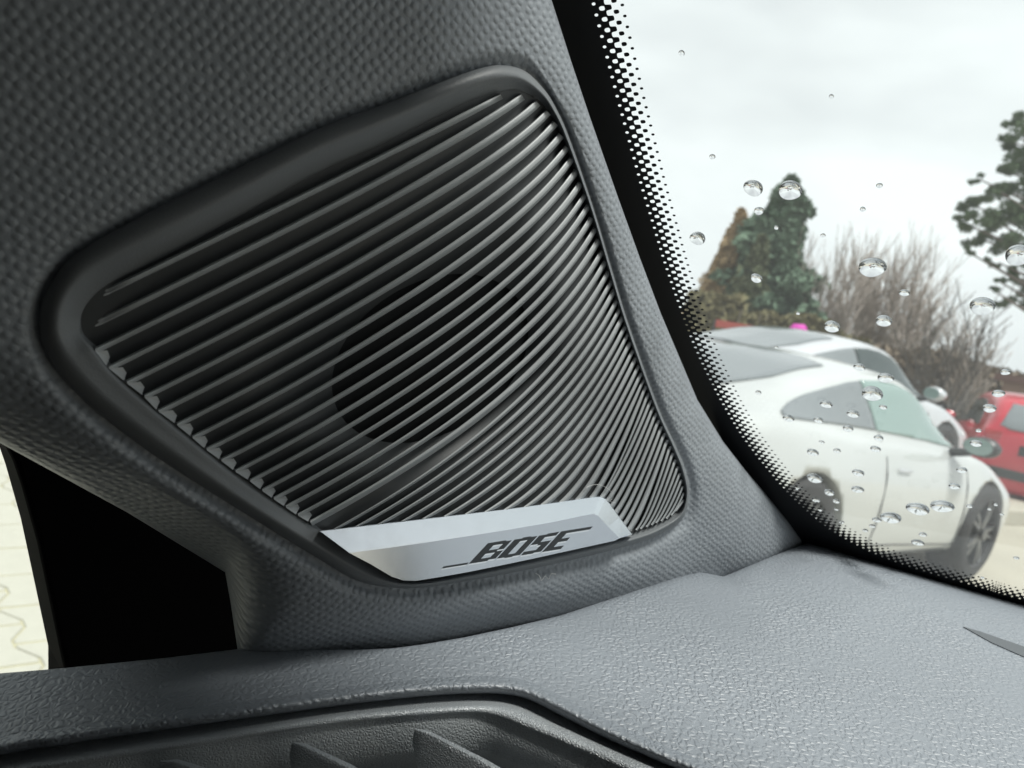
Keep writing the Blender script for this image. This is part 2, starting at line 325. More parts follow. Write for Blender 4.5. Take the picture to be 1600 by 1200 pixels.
# ------------- dark lettering on the face, with a painted highlight below each stroke
def letter_px(a, b): return np.array([733, 881.]) + a * np.array([143, -23.]) + b * np.array([30, -32.])
X = lambda *c: c
GLY = {  # (x0,x1,y0,y1) rectangles on the letter grid
 'B': [(0, .09, 0, 1), (.09, .2, 0, .17), (.09, .2, .42, .58), (.09, .2, .84, 1), (.2, .275, .06, .46), (.2, .265, .54, .95)],
 'O': [(.30, .385, .04, .96), (.385, .47, 0, .17), (.385, .47, .83, 1), (.47, .545, .04, .96)],
 'S': [(.57, .655, .5, .96), (.655, .775, .83, 1), (.655, .70, .42, .58), (.70, .775, .04, .58), (.57, .70, 0, .17)],
 'E': [(.80, .885, 0, 1), (.885, 1.0, 0, .17), (.885, .98, .42, .58), (.885, 1.14, .86, 1)]}
BAR = [(-.29, -.02, -.02, .075)]
def glyph(rects, h0, h1, grow=0.0):
    vs, fs = [], []
    for (x0, x1, y0, y1) in rects:
        x0 -= grow * .25; x1 += grow * .25; y0 -= grow; y1 += grow
        q = [letter_px(x0, y0), letter_px(x1, y0), letter_px(x1, y1), letter_px(x0, y1)]
        a = join((vs, fs), prism([Ba(p, h1) for p in q], np.array(Ba(q[0], h0)) - np.array(Ba(q[0], h1)))); vs, fs = a
    return vs, fs
n0 = len(v1); vF, fF = list(v1) + face, list(f1) + [tuple(range(n0, n0 + len(face)))]
# lower wall of the plate
low = [Ba(p, hF) for p in BB]; lw = [Ba(p, -.004) for p in BB]
vF, fF = join((vF, fF), loft([low, lw], False))
badge.data.clear_geometry(); pl0 = np.array(parent_loc(gr))
badge.data.from_pydata([tuple(np.array(p) - pl0) for p in vF], [], fF); badge.data.polygons.foreach_set('use_smooth', [False] * len(fF)); badge.data.update()
def letter_mesh(name, rects, h, m, shift=0.0):
    vs, fs = [], []
    for r in rects:
        q = [letter_px(r[0] , r[2] - shift), letter_px(r[1], r[2] - shift), letter_px(r[1], r[3] - shift), letter_px(r[0], r[3] - shift)]
        a = prism([Ba(p, h) for p in q], np.array(Ba(q[0], h - .0004)) - np.array(Ba(q[0], h))); vs, fs = join((vs, fs), a)
    o = mk(name, [np.array(p) for p in vs], fs, m, badge, smooth=False); return o
M['glint'] = mat('letter_highlight_metal', (.9, .92, .94), .18, metal=1)
for ch, rects in GLY.items():
    letter_mesh('letter_highlight', rects, hF + .00004, M['glint'], .085)  # bright copy shifted down stands in for light on the letters' lower wall
    o = letter_mesh('letter', rects, hF + .00012, M['ink']); o['label'] = 'letter ' + ch
letter_mesh('letter_highlight', BAR, hF + .00004, M['glint'], .075); letter_mesh('letter_bar', BAR, hF + .00012, M['ink'])

# lint fibres
def thread(name, pts, h, r, label):
    c = cr_spline(pts, 26); v, f = tube([Pa(p, h) for p in c], [r] * len(c), 5); return tag(mk(name, v, f, M['lint']), label, 'lint')
thread('lint_thread', [(837, 896), (843, 900), (846, 907), (852, 900), (857, 905), (861, 897), (868, 897)], .0006, .00012, 'tiny pale W-shaped lint thread on the trim under the silver badge')
thread('lint_hair', [(915, 762), (930, 757), (944, 760), (955, 768), (958, 778), (953, 783), (962, 786)], .0008, .00007, 'thin curled hair on the grille ribs above the badge corner')

# ------------------------------------------------------------------ dashboard
Da = lambda q, h=0.0: DASH.at(q[0], q[1], h - (.016 * max(0., 1 - max(q[0], -350) / 700) ** 2))     # the top falls away towards the door
dash = tag(empty('dashboard', Da((900, 1050), -.03)), 'grey grained dashboard top with a rolled edge, below the speaker trim and windscreen', 'dashboard')
TOPC = [(-700, 1150), (-400, 1094), (0, 1052), (100, 1044), (250, 1029), (375, 1014), (440, 1015), (500, 1015), (560, 1015), (612, 1013), (660, 1007), (725, 996), (800, 980), (875, 962), (1000, 921), (1060, 902), (1094, 894), (1131, 901), (1200, 872), (1262, 848), (1272, 847), (1330, 866), (1450, 902), (1600, 945), (1800, 1002), (2400, 1174)]
RA = [(-700, 1300), (-400, 1238), (0, 1153), (80, 1141), (150, 1129), (300, 1108), (450, 1087), (500, 1080), (600, 1068), (660, 1062), (700, 1059), (740, 1057.5), (780, 1058), (815, 1063), (845, 1073), (900, 1101), (960, 1131), (1030, 1162), (1100, 1192), (1200, 1245), (1400, 1350), (1800, 1560), (2500, 1930)]
ND = 260
def resample(P, n):
    P = cr_spline(P, 1200); s = np.r_[0, np.cumsum(np.linalg.norm(np.diff(P, axis=0), axis=1))]; t = np.linspace(0, s[-1], n)
    return np.stack([np.interp(t, s, P[:, i]) for i in (0, 1)], 1)
top = []                                             # the far border keeps its corners
for a, b in zip(TOPC[:-1], TOPC[1:]): top += [tuple(np.array(a) * (1 - t) + np.array(b) * t) for t in np.linspace(0, 1, 14)[:-1]]
top.append(TOPC[-1]); top = np.array(top); s = np.r_[0, np.cumsum(np.linalg.norm(np.diff(top, axis=0), axis=1))]; tt = np.linspace(0, s[-1], ND)
top = np.stack([np.interp(tt, s, top[:, i]) for i in (0, 1)], 1)
edgeA = resample(RA, ND)
nrm = np.gradient(edgeA, axis=0); nrm = np.stack([-nrm[:, 1], nrm[:, 0]], 1); nrm /= np.linalg.norm(nrm, axis=1)[:, None]     # towards the vent
rows = [[Da(top[k], -.012) for k in range(ND)], [Da(top[k], -.0012) for k in range(ND)]]
for fr in (.02, .06, .15, .3, .45, .6, .75, .88, .95):
    rows.append([Da(top[k] * (1 - fr) + edgeA[k] * fr, 0) for k in range(ND)])
for off, h in ((0, 0), (4, -.0004), (8, -.003)):
    rows.append([Da(edgeA[k] + nrm[k] * off, h) for k in range(ND)])
v, f = loft(rows, False); mk('dash_top', v, f, M['dash'], dash)
# rolled edge with irregular creases
NE = 1500
pk = resample(RA, NE); pn = np.gradient(pk, axis=0); pn = np.stack([-pn[:, 1], pn[:, 0]], 1); pn /= np.linalg.norm(pn, axis=1)[:, None]
arc = np.r_[0, np.cumsum(np.linalg.norm(np.diff(pk, axis=0), axis=1))]
rnd = random.Random(4); cre = []; x = 0
while x < arc[-1]: x += rnd.uniform(7, 19); cre.append((x, rnd.uniform(.35, 1), rnd.uniform(1.6, 3.2), rnd.uniform(.3, 1.1)))
rows = []
OFFS = [(-3, -.0005), (0, .0000), (3, .0004), (6, .0008), (9, .0010), (12, .0010), (15, .0007), (18, .0001), (21, -.0008), (24, -.0022), (26, -.0042), (27, -.012)]
for off, h in OFFS:
    amt = np.zeros(NE); win = math.exp(-((off - 9) / 8.5) ** 2)
    for cx, ca, cw, cs in cre:
        i0, i1 = np.searchsorted(arc, [cx - 30, cx + 30]); amt[i0:i1] += ca * np.exp(-((arc[i0:i1] - cx - (off - 9) * cs) / cw) ** 2)
    rows.append([Da(pk[k] + pn[k] * off, h + .0002 - .00026 * win * min(1.2, amt[k])) for k in range(NE)])
v, f = loft(rows, False); mk('rolled_edge', v, f, M['dash'], dash)
# groove below the rolled edge, running round the vent
RC = [(-400, 1285), (0, 1199), (75, 1187), (150, 1174), (300, 1151), (500, 1120), (600, 1109), (700, 1102), (770, 1101), (800, 1106), (830, 1118), (870, 1135), (912, 1152), (987, 1184), (1060, 1216), (1200, 1285), (1500, 1450)]
RD = [(-400, 1300), (0, 1213), (75, 1200), (150, 1187), (300, 1163), (500, 1132), (600, 1121), (690, 1114), (745, 1112), (780, 1118), (808, 1129), (845, 1144), (890, 1163), (960, 1193), (1030, 1225), (1170, 1292), (1450, 1460)]
eC, eD = resample(RC, ND), resample(RD, ND)
eB = cr_spline(RC, ND)
nC = np.gradient(eC, axis=0); nC = np.stack([-nC[:, 1], nC[:, 0]], 1); nC /= np.linalg.norm(nC, axis=1)[:, None]
vent = tag(empty('air_vent', Da((600, 1180), -.02)), 'grey plastic air vent with pointed fins along the near edge of the dashboard', 'air vent')
rows = [[Da(eC[k] - nC[k] * 38, -.0062) for k in range(ND)], [Da(eC[k] - nC[k] * 14, -.0058) for k in range(ND)], [Da(eC[k] - nC[k] * 3, -.0050) for k in range(ND)], [Da(eC[k] + nC[k] * 1, -.0040) for k in range(ND)],
        [Da(eC[k] * .5 + eD[k] * .5, -.0037) for k in range(ND)], [Da(eD[k], -.0045) for k in range(ND)], [Da(eD[k] + nC[k] * 3, -.0062) for k in range(ND)]]
v, f = loft(rows, False); mk('bezel', v, f, M['bezel'], vent)
rows = [[Da(eD[k] + nC[k] * 3, -.0062) for k in range(ND)], [Da(eD[k] + nC[k] * 60, -.016) for k in range(ND)], [Da(eD[k] + nC[k] * 75, -.03) for k in range(ND)], [Da(eD[k] + nC[k] * 110, -.05) for k in range(ND)], [Da(eD[k] + nC[k] * 300, -.05) for k in range(ND)]]
v, f = loft(rows, False); mk('cavity', v, f, M['cavity'], vent)
for pts in ([(648, 1139, -.004), (668, 1143, -.0038), (760, 1190, -.006), (905, 1275, -.012)], [(456, 1160, -.005), (474, 1163, -.0048), (545, 1196, -.007), (690, 1285, -.012)], [(250, 1189, -.006), (275, 1188, -.0058), (330, 1206, -.007), (500, 1300, -.012)], [(40, 1224, -.006), (62, 1226, -.006), (120, 1250, -.008), (300, 1340, -.012)]):
    sec = []
    P = [Da(p[:2], p[2]) for p in pts]; side = np.cross(P[-1] - P[0], DASH.n); side /= np.linalg.norm(side)
    for i, p in enumerate(P):
        t = (.0004, .0016, .0021, .0024)[i]; dn = -DASH.n * (.004, .012, .02, .03)[i]
        sec.append([p - side * t * 1.5 + dn, p - side * t * .8 - DASH.n * .0012, p - side * t * .4, p + side * t * .4, p + side * t * .8 - DASH.n * .0012, p + side * t * 1.5 + dn])
    v, f = loft(sec, False); f += [tuple(range(6)), tuple(range(len(v) - 1, len(v) - 7, -1))]
    bevel(fixn(mk('fin', v, f, M['bezel'], vent)), .0003)
# dark demister slot at the right
v, f = prism([Da(p, .0004) for p in [(1505, 979), (1530, 986), (1600, 1010), (1700, 1046), (1900, 1118), (1900, 1130), (1700, 1062), (1600, 1026), (1550, 1004)]], -DASH.n * .003)
mk('demister_slot', v, f, mat('slot_plastic', (.10, .11, .12), .6), dash, smooth=False)

# ------------------------------------------------------------------ windscreen
Ga = lambda q, h=0.0: GLASS.at(q[0], q[1], h)
KC = [(905, -75), (926, 14), (940, 66), (956, 130), (972, 189), (990, 254), (1003, 302), (1014, 335), (1023, 366), (1032, 397), (1044, 433), (1053, 459), (1062, 484), (1075, 520), (1088, 552), (1104, 585), (1121, 619), (1136, 645), (1155, 677), (1179, 709), (1203, 739), (1232, 772), (1262, 800), (1285, 820), (1315, 839), (1350, 858), (1390, 875), (1437, 891), (1500, 909), (1562, 927), (1640, 950)]
kc3 = np.array([Ga(p, .0005) for p in KC])
dirn = kc3[-1] - kc3[-2]; dirn /= np.linalg.norm(dirn); d0 = kc3[0] - kc3[1]; d0 /= np.linalg.norm(d0)
kc3 = np.vstack([kc3[0] + d0 * .30, kc3[0] + d0 * .1, kc3[0] + d0 * .03, kc3, kc3[-1] + dirn * .3, kc3[-1] + dirn * 1.1])
kk = cr_spline(kc3, 1500); s = np.r_[0, np.cumsum(np.linalg.norm(np.diff(kk, axis=0), axis=1))]
tt = np.linspace(0, s[-1], 500); kk = np.stack([np.interp(tt, s, kk[:, i]) for i in range(3)], 1)
for _ in range(6): kk[1:-1] = .25 * kk[:-2] + .5 * kk[1:-1] + .25 * kk[2:]
tg = np.gradient(kk, axis=0); tg /= np.linalg.norm(tg, axis=1)[:, None]; inn = np.cross(GLASS.n, tg)
mid = Ga((1400, 400)); inn = inn * np.sign((inn * (mid - kk)).sum(1))[:, None]
FW_ = float(np.linalg.norm(Ga((980, 8)) - Ga((926, 14)))); PIT = float(np.linalg.norm(Ga((1000, 290)) - Ga((926, 14)))) / 19
def frit_mat():
    m = bpy.data.materials.new('ceramic_frit'); m.use_nodes = True; N = m.node_tree.nodes; L = m.node_tree.links; N.clear()
    uv = N.new("ShaderNodeTexCoord"); sp = N.new("ShaderNodeSeparateXYZ"); L.new(uv.outputs['UV'], sp.inputs[0])
    def mt(op, a, b=None):
        n = N.new("ShaderNodeMath"); n.operation = op
        for i, x in enumerate((a, b)):
            if x is None: continue
            if isinstance(x, (int, float)): n.inputs[i].default_value = x
            else: L.new(x, n.inputs[i])
        return n.outputs[0]
    p = PIT; q = FW_ / 2.45
    cu = mt('COSINE', mt('MULTIPLY', sp.outputs['X'], 2 * math.pi / p)); cv = mt('COSINE', mt('MULTIPLY', mt('SUBTRACT', sp.outputs['Y'], q * .12), 2 * math.pi / q))
    g = mt('MULTIPLY', cu, cv)
    thr = mt('SUBTRACT', .78, mt('MULTIPLY', sp.outputs['Y'], 1.72 / FW_))
    white = mt('GREATER_THAN', g, thr)
    ins = mt('GREATER_THAN', sp.outputs['Y'], -q * .16); beyond = mt('GREATER_THAN', sp.outputs['Y'], FW_ * 1.06)
    clear = mt('MAXIMUM', mt('MULTIPLY', white, ins), beyond)
    tr = N.new("ShaderNodeBsdfTransparent"); bk = N.new("ShaderNodeBsdfPrincipled"); bk.inputs['Base Color'].default_value = (.008, .009, .011, 1); bk.inputs['Roughness'].default_value = .55; bk.inputs['Specular IOR Level'].default_value = .2
    ms = N.new("ShaderNodeMixShader"); o = N.new("ShaderNodeOutputMaterial")
    L.new(clear, ms.inputs[0]); L.new(bk.outputs[0], ms.inputs[1]); L.new(tr.outputs[0], ms.inputs[2]); L.new(ms.outputs[0], o.inputs[0]); return m
def pane_mat(name, tint, film, refl=.5):
    m = bpy.data.materials.new(name); m.use_nodes = True; N = m.node_tree.nodes; L = m.node_tree.links; N.clear()
    tr = N.new("ShaderNodeBsdfTransparent"); tr.inputs[0].default_value = (*tint, 1)
    gl = N.new("ShaderNodeBsdfGlossy"); gl.inputs['Roughness'].default_value = .02
    tl = N.new("ShaderNodeBsdfTranslucent"); tl.inputs[0].default_value = (.9, .92, .92, 1)
    fr = N.new("ShaderNodeFresnel"); fr.inputs[0].default_value = 1.35
    mu = N.new("ShaderNodeMath"); mu.operation = 'MULTIPLY'; mu.inputs[1].default_value = refl; L.new(fr.outputs[0], mu.inputs[0])
    a = N.new("ShaderNodeMixShader"); b = N.new("ShaderNodeMixShader"); o = N.new("ShaderNodeOutputMaterial"); a.inputs[0].default_value = film
    L.new(tr.outputs[0], a.inputs[1]); L.new(tl.outputs[0], a.inputs[2]); L.new(mu.outputs[0], b.inputs[0]); L.new(a.outputs[0], b.inputs[1]); L.new(gl.outputs[0], b.inputs[2]); L.new(b.outputs[0], o.inputs[0]); return m
ws = tag(empty('windscreen', Ga((1400, 880))), 'clear windscreen pane with a black dotted border, wet with raindrops', 'windscreen')
VS = (-.06, -.03, -.012, -.002, 0, .004, .008, FW_ * 1.1)
v, uvw = [], []
for vv in VS:
    for k in range(len(kk)): v.append(kk[k] + inn[k] * vv); uvw.append((tt[k], vv))
f = []
nk = len(kk)
for i in range(len(VS) - 1):
    for j in range(nk - 1): f.append((i * nk + j, i * nk + j + 1, (i + 1) * nk + j + 1, (i + 1) * nk + j))
mk('frit_border', v, f, frit_mat(), ws, uv=uvw)
wa, wb = _b, _w                                       # across and up the pane
q0 = Ga((1272, 840), -.003)
cor = [q0 + wa * -.05 + wb * -.03, q0 + wa * 1.25 + wb * -.03 + _f * .1, q0 + wa * 1.15 + wb * .395, q0 + wa * -.36 + wb * .395]
v, f = prism(cor, -GLASS.n * .0045)
mk('glass_pane', v, f, pane_mat('windscreen_glass', (.965, .98, .975), .02, .1), ws, smooth=False)

# raindrops on the outer face
M['water'] = bpy.data.materials.new('rain_water'); M['water'].use_nodes = True
_N = M['water'].node_tree.nodes; _N.clear(); _g = _N.new("ShaderNodeBsdfGlass"); _g.inputs['IOR'].default_value = 1.33; _g.inputs['Roughness'].default_value = 0; _o = _N.new("ShaderNodeOutputMaterial"); M['water'].node_tree.links.new(_g.outputs[0], _o.inputs[0])
DROPS = [
 (1177, 291, 28, 'round raindrop low in the sky, left of the conifer tip'), (1235, 294, 33, 'large raindrop overlapping the tip of the conifer'), (1186, 328, 14, 'small raindrop left of the conifer, above the orange larch'),
 (1090, 370, 24, 'raindrop beside the dotted border, left of the larch'), (1182, 433, 17, 'raindrop in front of the foot of the conifer'), (1363, 414, 37, 'largest raindrop in front of the tops of the bare trees'),
 (1300, 508, 23, 'raindrop just above the white coupe roof, at the red banner end'), (1381, 499, 23, 'raindrop in front of the base of the bare trees'), (1413, 456, 14, 'small raindrop in front of the middle of the bare trees'),
 (1535, 475, 33, 'large raindrop under the dark pine at the right'), (1592, 395, 36, 'big raindrop on the dark pine foliage at the frame edge'),
 (1343, 572, 16, 'raindrop on the roof line of the near white coupe'), (1384, 588, 22, 'raindrop at the top front corner of the coupe door window'), (1363, 612, 30, 'largest raindrop over the coupe door window'),
 (1380, 635, 11, 'small raindrop in the middle of the coupe door window'), (1291, 630, 17, 'raindrop on the coupe rear quarter window, left one'), (1333, 645, 17, 'raindrop on the coupe rear quarter window, right one'),
 (1232, 652, 16, 'raindrop on the coupe rear fender, left of the quarter window'), (1503, 733, 15, 'raindrop below the coupe door mirror'), (1434, 792, 31, 'left raindrop of the large pair on the coupe door'), (1472, 788, 31, 'right raindrop of the large pair on the coupe door'),
 (1392, 806, 29, 'large raindrop at the upper end of a diagonal string on the coupe door'), (1273, 745, 23, 'raindrop at the top of the coupe rear wheel arch'), (1296, 768, 15, 'largest raindrop inside the dark of the coupe rear wheel arch'),
 (1434, 846, 17, 'raindrop low on the coupe door above the sill'), (1571, 580, 13, 'raindrop above the red hatchback roof'), (1560, 613, 17, 'raindrop on the red hatchback rear window, upper one'), (1546, 636, 18, 'raindrop at the red hatchback rear window corner, lower one'), (1525, 691, 16, 'raindrop beside the coupe door mirror glass, over the red car'),
 (1491, 758, 16, 'raindrop on the coupe front fender behind the wheel'), (1270, 705, 17, 'raindrop above the coupe rear wheel arch')]
SMALL = [(1213, 355, 7, 'tiny raindrop over the upper part of the dark conifer'), (1247, 489, 6, 'tiny raindrop over the hedge just above the magenta cloth'), (1213, 542, 6, 'tiny raindrop speck on the near coupe rear window'),
 (1286, 367, 7, 'tiny raindrop at the right edge of the conifer crown'), (1374, 289, 9, 'tiny raindrop in the sky above the bare trees, upper of two'), (1348, 326, 8, 'tiny raindrop in the sky above the bare trees, lower of two'),
 (1065, 82, 9, 'tiny raindrop in the sky beside the dotted border, topmost on the pane'), (1113, 244, 9, 'tiny raindrop in the sky above and left of the larch'), (1299, 150, 7, 'tiny raindrop alone high in the open sky'),
 (1185, 612, 9, 'tiny raindrop on the coupe body just below its rear window'), (1279, 655, 13, 'small raindrop at the lower edge of the coupe quarter window'), (1325, 668, 15, 'small raindrop below the front end of the coupe quarter window'),
 (1373, 683, 13, 'small raindrop under the coupe door window, upper of two'), (1368, 700, 15, 'small raindrop under the coupe door window, lower of two'), (1308, 703, 11, 'small raindrop on the coupe flank between rear arch and door'),
 (1284, 690, 8, 'tiny raindrop on the coupe flank, highest above the rear wheel arch'), (1341, 737, 17, 'small raindrop at the coupe door rear edge, upper of a pair'), (1340, 763, 17, 'small raindrop at the coupe door rear edge, lower of a pair'),
 (1370, 811, 13, 'second raindrop of the diagonal string on the coupe door'), (1363, 821, 9, 'third raindrop of the diagonal string on the coupe door'), (1352, 828, 8, 'lowest tiny raindrop of the diagonal string on the coupe door'),
 (1515, 790, 9, 'tiny raindrop at the rear edge of the coupe front wheel arch'), (1442, 834, 11, 'small raindrop touching above the lowest drop on the coupe door'), (1529, 672, 8, 'tiny raindrop over the red hatchback, above the coupe mirror'), (1588, 871, 8, 'raindrop speck over the gravel right of the coupe front wheel')]
ARCH, FRONT, LOW = [(1307, 782, 11), (1275, 780, 12), (1246, 762, 9), (1281, 796, 7), (1278, 809, 7), (1307, 795, 7), (1315, 815, 8)], [(1546, 795, 6), (1556, 788, 6), (1565, 803, 6)], [(1535, 902, 6), (1512, 917, 6)]
rnd = random.Random(9)
def drop(x, y, w):
    c = Ga((x, y + w * .1), -.0077); dep = float((c - CAM) @ fw); R = w / 2 / F * dep * 1.06
    a = wa; b = np.cross(GLASS.n, wa); nn = -GLASS.n
    vs, fs = [], []; K, J = 24, 9; hh = R * (.37 if w > 12 else .42); Rs = (R * R + hh * hh) / (2 * hh)
    ph = rnd.random() * 6; el = 1 + rnd.random() * .12; vs.append(c + nn * hh)
    for i in range(1, J + 1):
        t = i / J * math.pi / 2
        for k in range(K):
            g = 2 * math.pi * k / K; rr = R * math.sin(t) * (1 + .04 * math.sin(2 * g + ph) + .025 * math.sin(3 * g + 2 * ph))
            vs.append(c + a * rr * math.cos(g) + b * rr * math.sin(g) * el + nn * (math.sqrt(max(0, Rs * Rs - (R * math.sin(t)) ** 2)) - (Rs - hh)))
    for k in range(K): fs.append((0, 1 + k, 1 + (k + 1) % K))
    for i in range(J - 1):
        for k in range(K): fs.append((1 + i * K + k, 1 + (i + 1) * K + k, 1 + (i + 1) * K + (k + 1) % K, 1 + i * K + (k + 1) % K))
    m0 = 1 + (J - 1) * K; fs.append(tuple(range(m0 + K - 1, m0 - 1, -1)))
    return fixn(mk('raindrop', vs, fs, M['water']))
for x, y, w, lab in DROPS: tag(drop(x, y, w), lab, 'raindrop', 'raindrops on the windscreen')
for x, y, w, lab in SMALL: tag(drop(x, y, w), lab, 'raindrop', 'small raindrops on the windscreen')
for lst, lab, grp in ((ARCH, 'tiny raindrop speck in the dark of the coupe rear wheel arch', 'rain specks over the rear wheel arch'), (FRONT, 'tiny raindrop speck in front of the coupe front wheel', 'rain specks over the front wheel'), (LOW, 'raindrop speck low on the dotted border under the front wheel', 'rain specks on the lower border')):
    for x, y, w in lst: tag(drop(x, y, w), lab, 'raindrop', grp)

# ------------------------------------------------------------------ the rest of the cabin we sit in, plus unseen panels that block light
cab = tag(empty('side_window_frame', SIDE.at(100, 900)), 'black side window frame behind the pillar trim, with the paving seen past it', 'window frame')
Sa = lambda q, h=0.0: SIDE.at(q[0], q[1], h)
v, f = prism([Sa(p) for p in [(-60, 620), (0, 682), (10, 699), (22, 722), (35, 760), (60, 850), (80, 945), (104, 1060), (104, 1130), (420, 1130), (560, 1100), (620, 820), (400, 560), (0, 480)]], -RGT * .03)
bevel(fixn(mk('window_frame', v, f, M['black'], cab, smooth=False)), .002)
v, f = prism([Sa(p) for p in [(-1500, 420), (-60, 640), (0, 682), (60, 640), (60, 300), (0, 0), (-600, -100), (-1500, 0)]], -RGT * .03); mk('upper_light_block', v, f, M['black'], cab, smooth=False)  # unseen sheet closing the upper side window, added to darken the left dash
A0 = CAM + RGT * -.33; zz = np.array([0, 0, 1.])
def cabbox(f0, f1, l0, l1, z0, z1):
    v = [CAM + FWD * a + RGT * b + zz * c for a in (f0, f1) for b in (l0, l1) for c in (z0, z1)]
    return v, [(0, 1, 3, 2), (4, 6, 7, 5), (0, 4, 5, 1), (2, 3, 7, 6), (0, 2, 6, 4), (1, 5, 7, 3)]
v, f = cabbox(-1.6, .30, -.37, -.34, -.75, -.30); mk('door_skin', v, f, M['black'], cab, smooth=False)
v, f = cabbox(-1.9, -.12, -.37, -.34, -.75, .19); mk('door_light_block', v, f, M['cabin'], cab, smooth=False)  # opaque panel added over the driver's window to keep light off the trim
side_pane = [CAM + FWD * a + RGT * -.335 + zz * c for a, c in ((-.118, -.298), (.28, -.298), (.16, .02), (.02, .10), (-.118, .10))]
v, f = prism(side_pane, -RGT * .004); mk('side_glass', v, f, pane_mat('side_glass', (.96, .98, .97), .03, .3), cab, smooth=False)
cb = tag(empty('car_cabin', CAM + np.array([0, 0, -.7])), 'dark roof lining, seats and windowless light-blocking far door of the car behind the camera', 'car interior')
hl = [G0 + CAM + _w * .37 + _b * -.34, G0 + CAM + _w * .37 + _b * 1.25, CAM + FWD * -2.0 + RGT * 1.2, CAM + FWD * -2.0 + RGT * -.36]
hl = [np.array([p[0], p[1], EYE + .180]) for p in hl]
v, f = prism(hl, zz * .03); mk('headliner', v, f, M['liner'], cb, smooth=False)
v, f = cabbox(-2.0, -1.9, -.33, 1.13, -.7, .13); mk('rear_light_block', v, f, M['cabin'], cb, smooth=False)  # full height without rear glass, to shut out light from behind
v, f = cabbox(-1.9, .5, 1.12, 1.16, -.7, .12); mk('windowless_far_door', v, f, M['cabin'], cb, smooth=False)  # closed up where its window would be, so the cabin stays dark
hb = [G0 + CAM - zz * .03 + _f * .03 - _b * .25, G0 + CAM - zz * .03 + _f * .03 + _b * 1.25, G0 + CAM - zz * .36 + FWD * 1.15 + _b * 1.2, G0 + CAM - zz * .36 + FWD * 1.15 - _b * .1]
v, f = prism(hb, -zz * .03); mk('bonnet', v, f, mat('dark_bonnet_paint', (.02, .021, .024), .3, coat=.6), cb, smooth=False)
v, f = cabbox(-1.9, .5, -.33, 1.12, -.75, -.70); mk('cabin_floor', v, f, M['cabin'], cb, smooth=False)
v, f = cabbox(-.95, -.75, -.2, .3, -.6, .1); bevel(mk('seat_back', v, f, M['cabin'], cb, smooth=False), .05, 3)
v, f = cabbox(-.95, -.75, .5, 1.0, -.6, .1); bevel(mk('seat_back', v, f, M['cabin'], cb, smooth=False), .05, 3)

# ------------------------------------------------------------------ outside: ground and paving
def ghit(x, y, z=0.0):
    q = ray(x, y); return q * ((z - EYE) / q[2]) + CAM
def at(x, y, D):                                       # point on a sight line at forward distance D
    q = ray(x, y); return q * D + CAM
M['ground'] = mat('damp_gravel_ground', (.36, .34, .28), .8, var=.22, vscale=.8, bump=('noise', 30, .01, .6))
S_ = 260
gx = np.linspace(-1, 1, 41); gx = np.sign(gx) * np.abs(gx) ** 2 * S_
v = [(x, y, -.004 if abs(x) + abs(y) < 400 else 0) for y in gx for x in gx]; f = [(j * 41 + i, j * 41 + i + 1, (j + 1) * 41 + i + 1, (j + 1) * 41 + i) for j in range(40) for i in range(40)]
tag(mk('ground', v, f, M['ground'], world=True), kind='structure')
M['pave'] = mat('pale_paver', (.42, .41, .355), .8, var=.07, vscale=25, bump=('noise', 400, .001, .4))
M['joint'] = mat('mossy_joint', (.42, .395, .27), .9, var=.3, vscale=40)
rowd, cold = np.array([.72, .694, 0]), np.array([-.694, .72, 0])
pav = tag(empty('paving', (-1.5, 2.6, 0)), kind='structure')
v, f = box((0, 0, .006), (1, 1, .006)); v = [np.array([-1.7, 2.7, 0]) + rowd * p[0] * 3.4 + cold * p[1] * 5.2 + zz * p[2] for p in v]; mk('joint_bed', v, f, M['joint'], pav, smooth=False)
pit, wid, amp = .235, .2, .021
o0 = np.array([-1.32, 2.176, 0]) - rowd * .005
zig = lambda t: amp * (1 if t % 1 < .001 else (np.interp(t % 1, [0, .12, .42, .58, .88, 1], [-1, -1, 1, 1, -1, -1]) if True else 0))
def zz_edge(c, t0, t1): return [(c * wid + amp * float(np.interp(t % 1, [0, .1, .4, .6, .9, 1], [-1, -1, 1, 1, -1, -1])), t * pit) for t in [t0, t0 + .1, t0 + .4, t0 + .6, t0 + .9, t0 + 1]]
shared = None
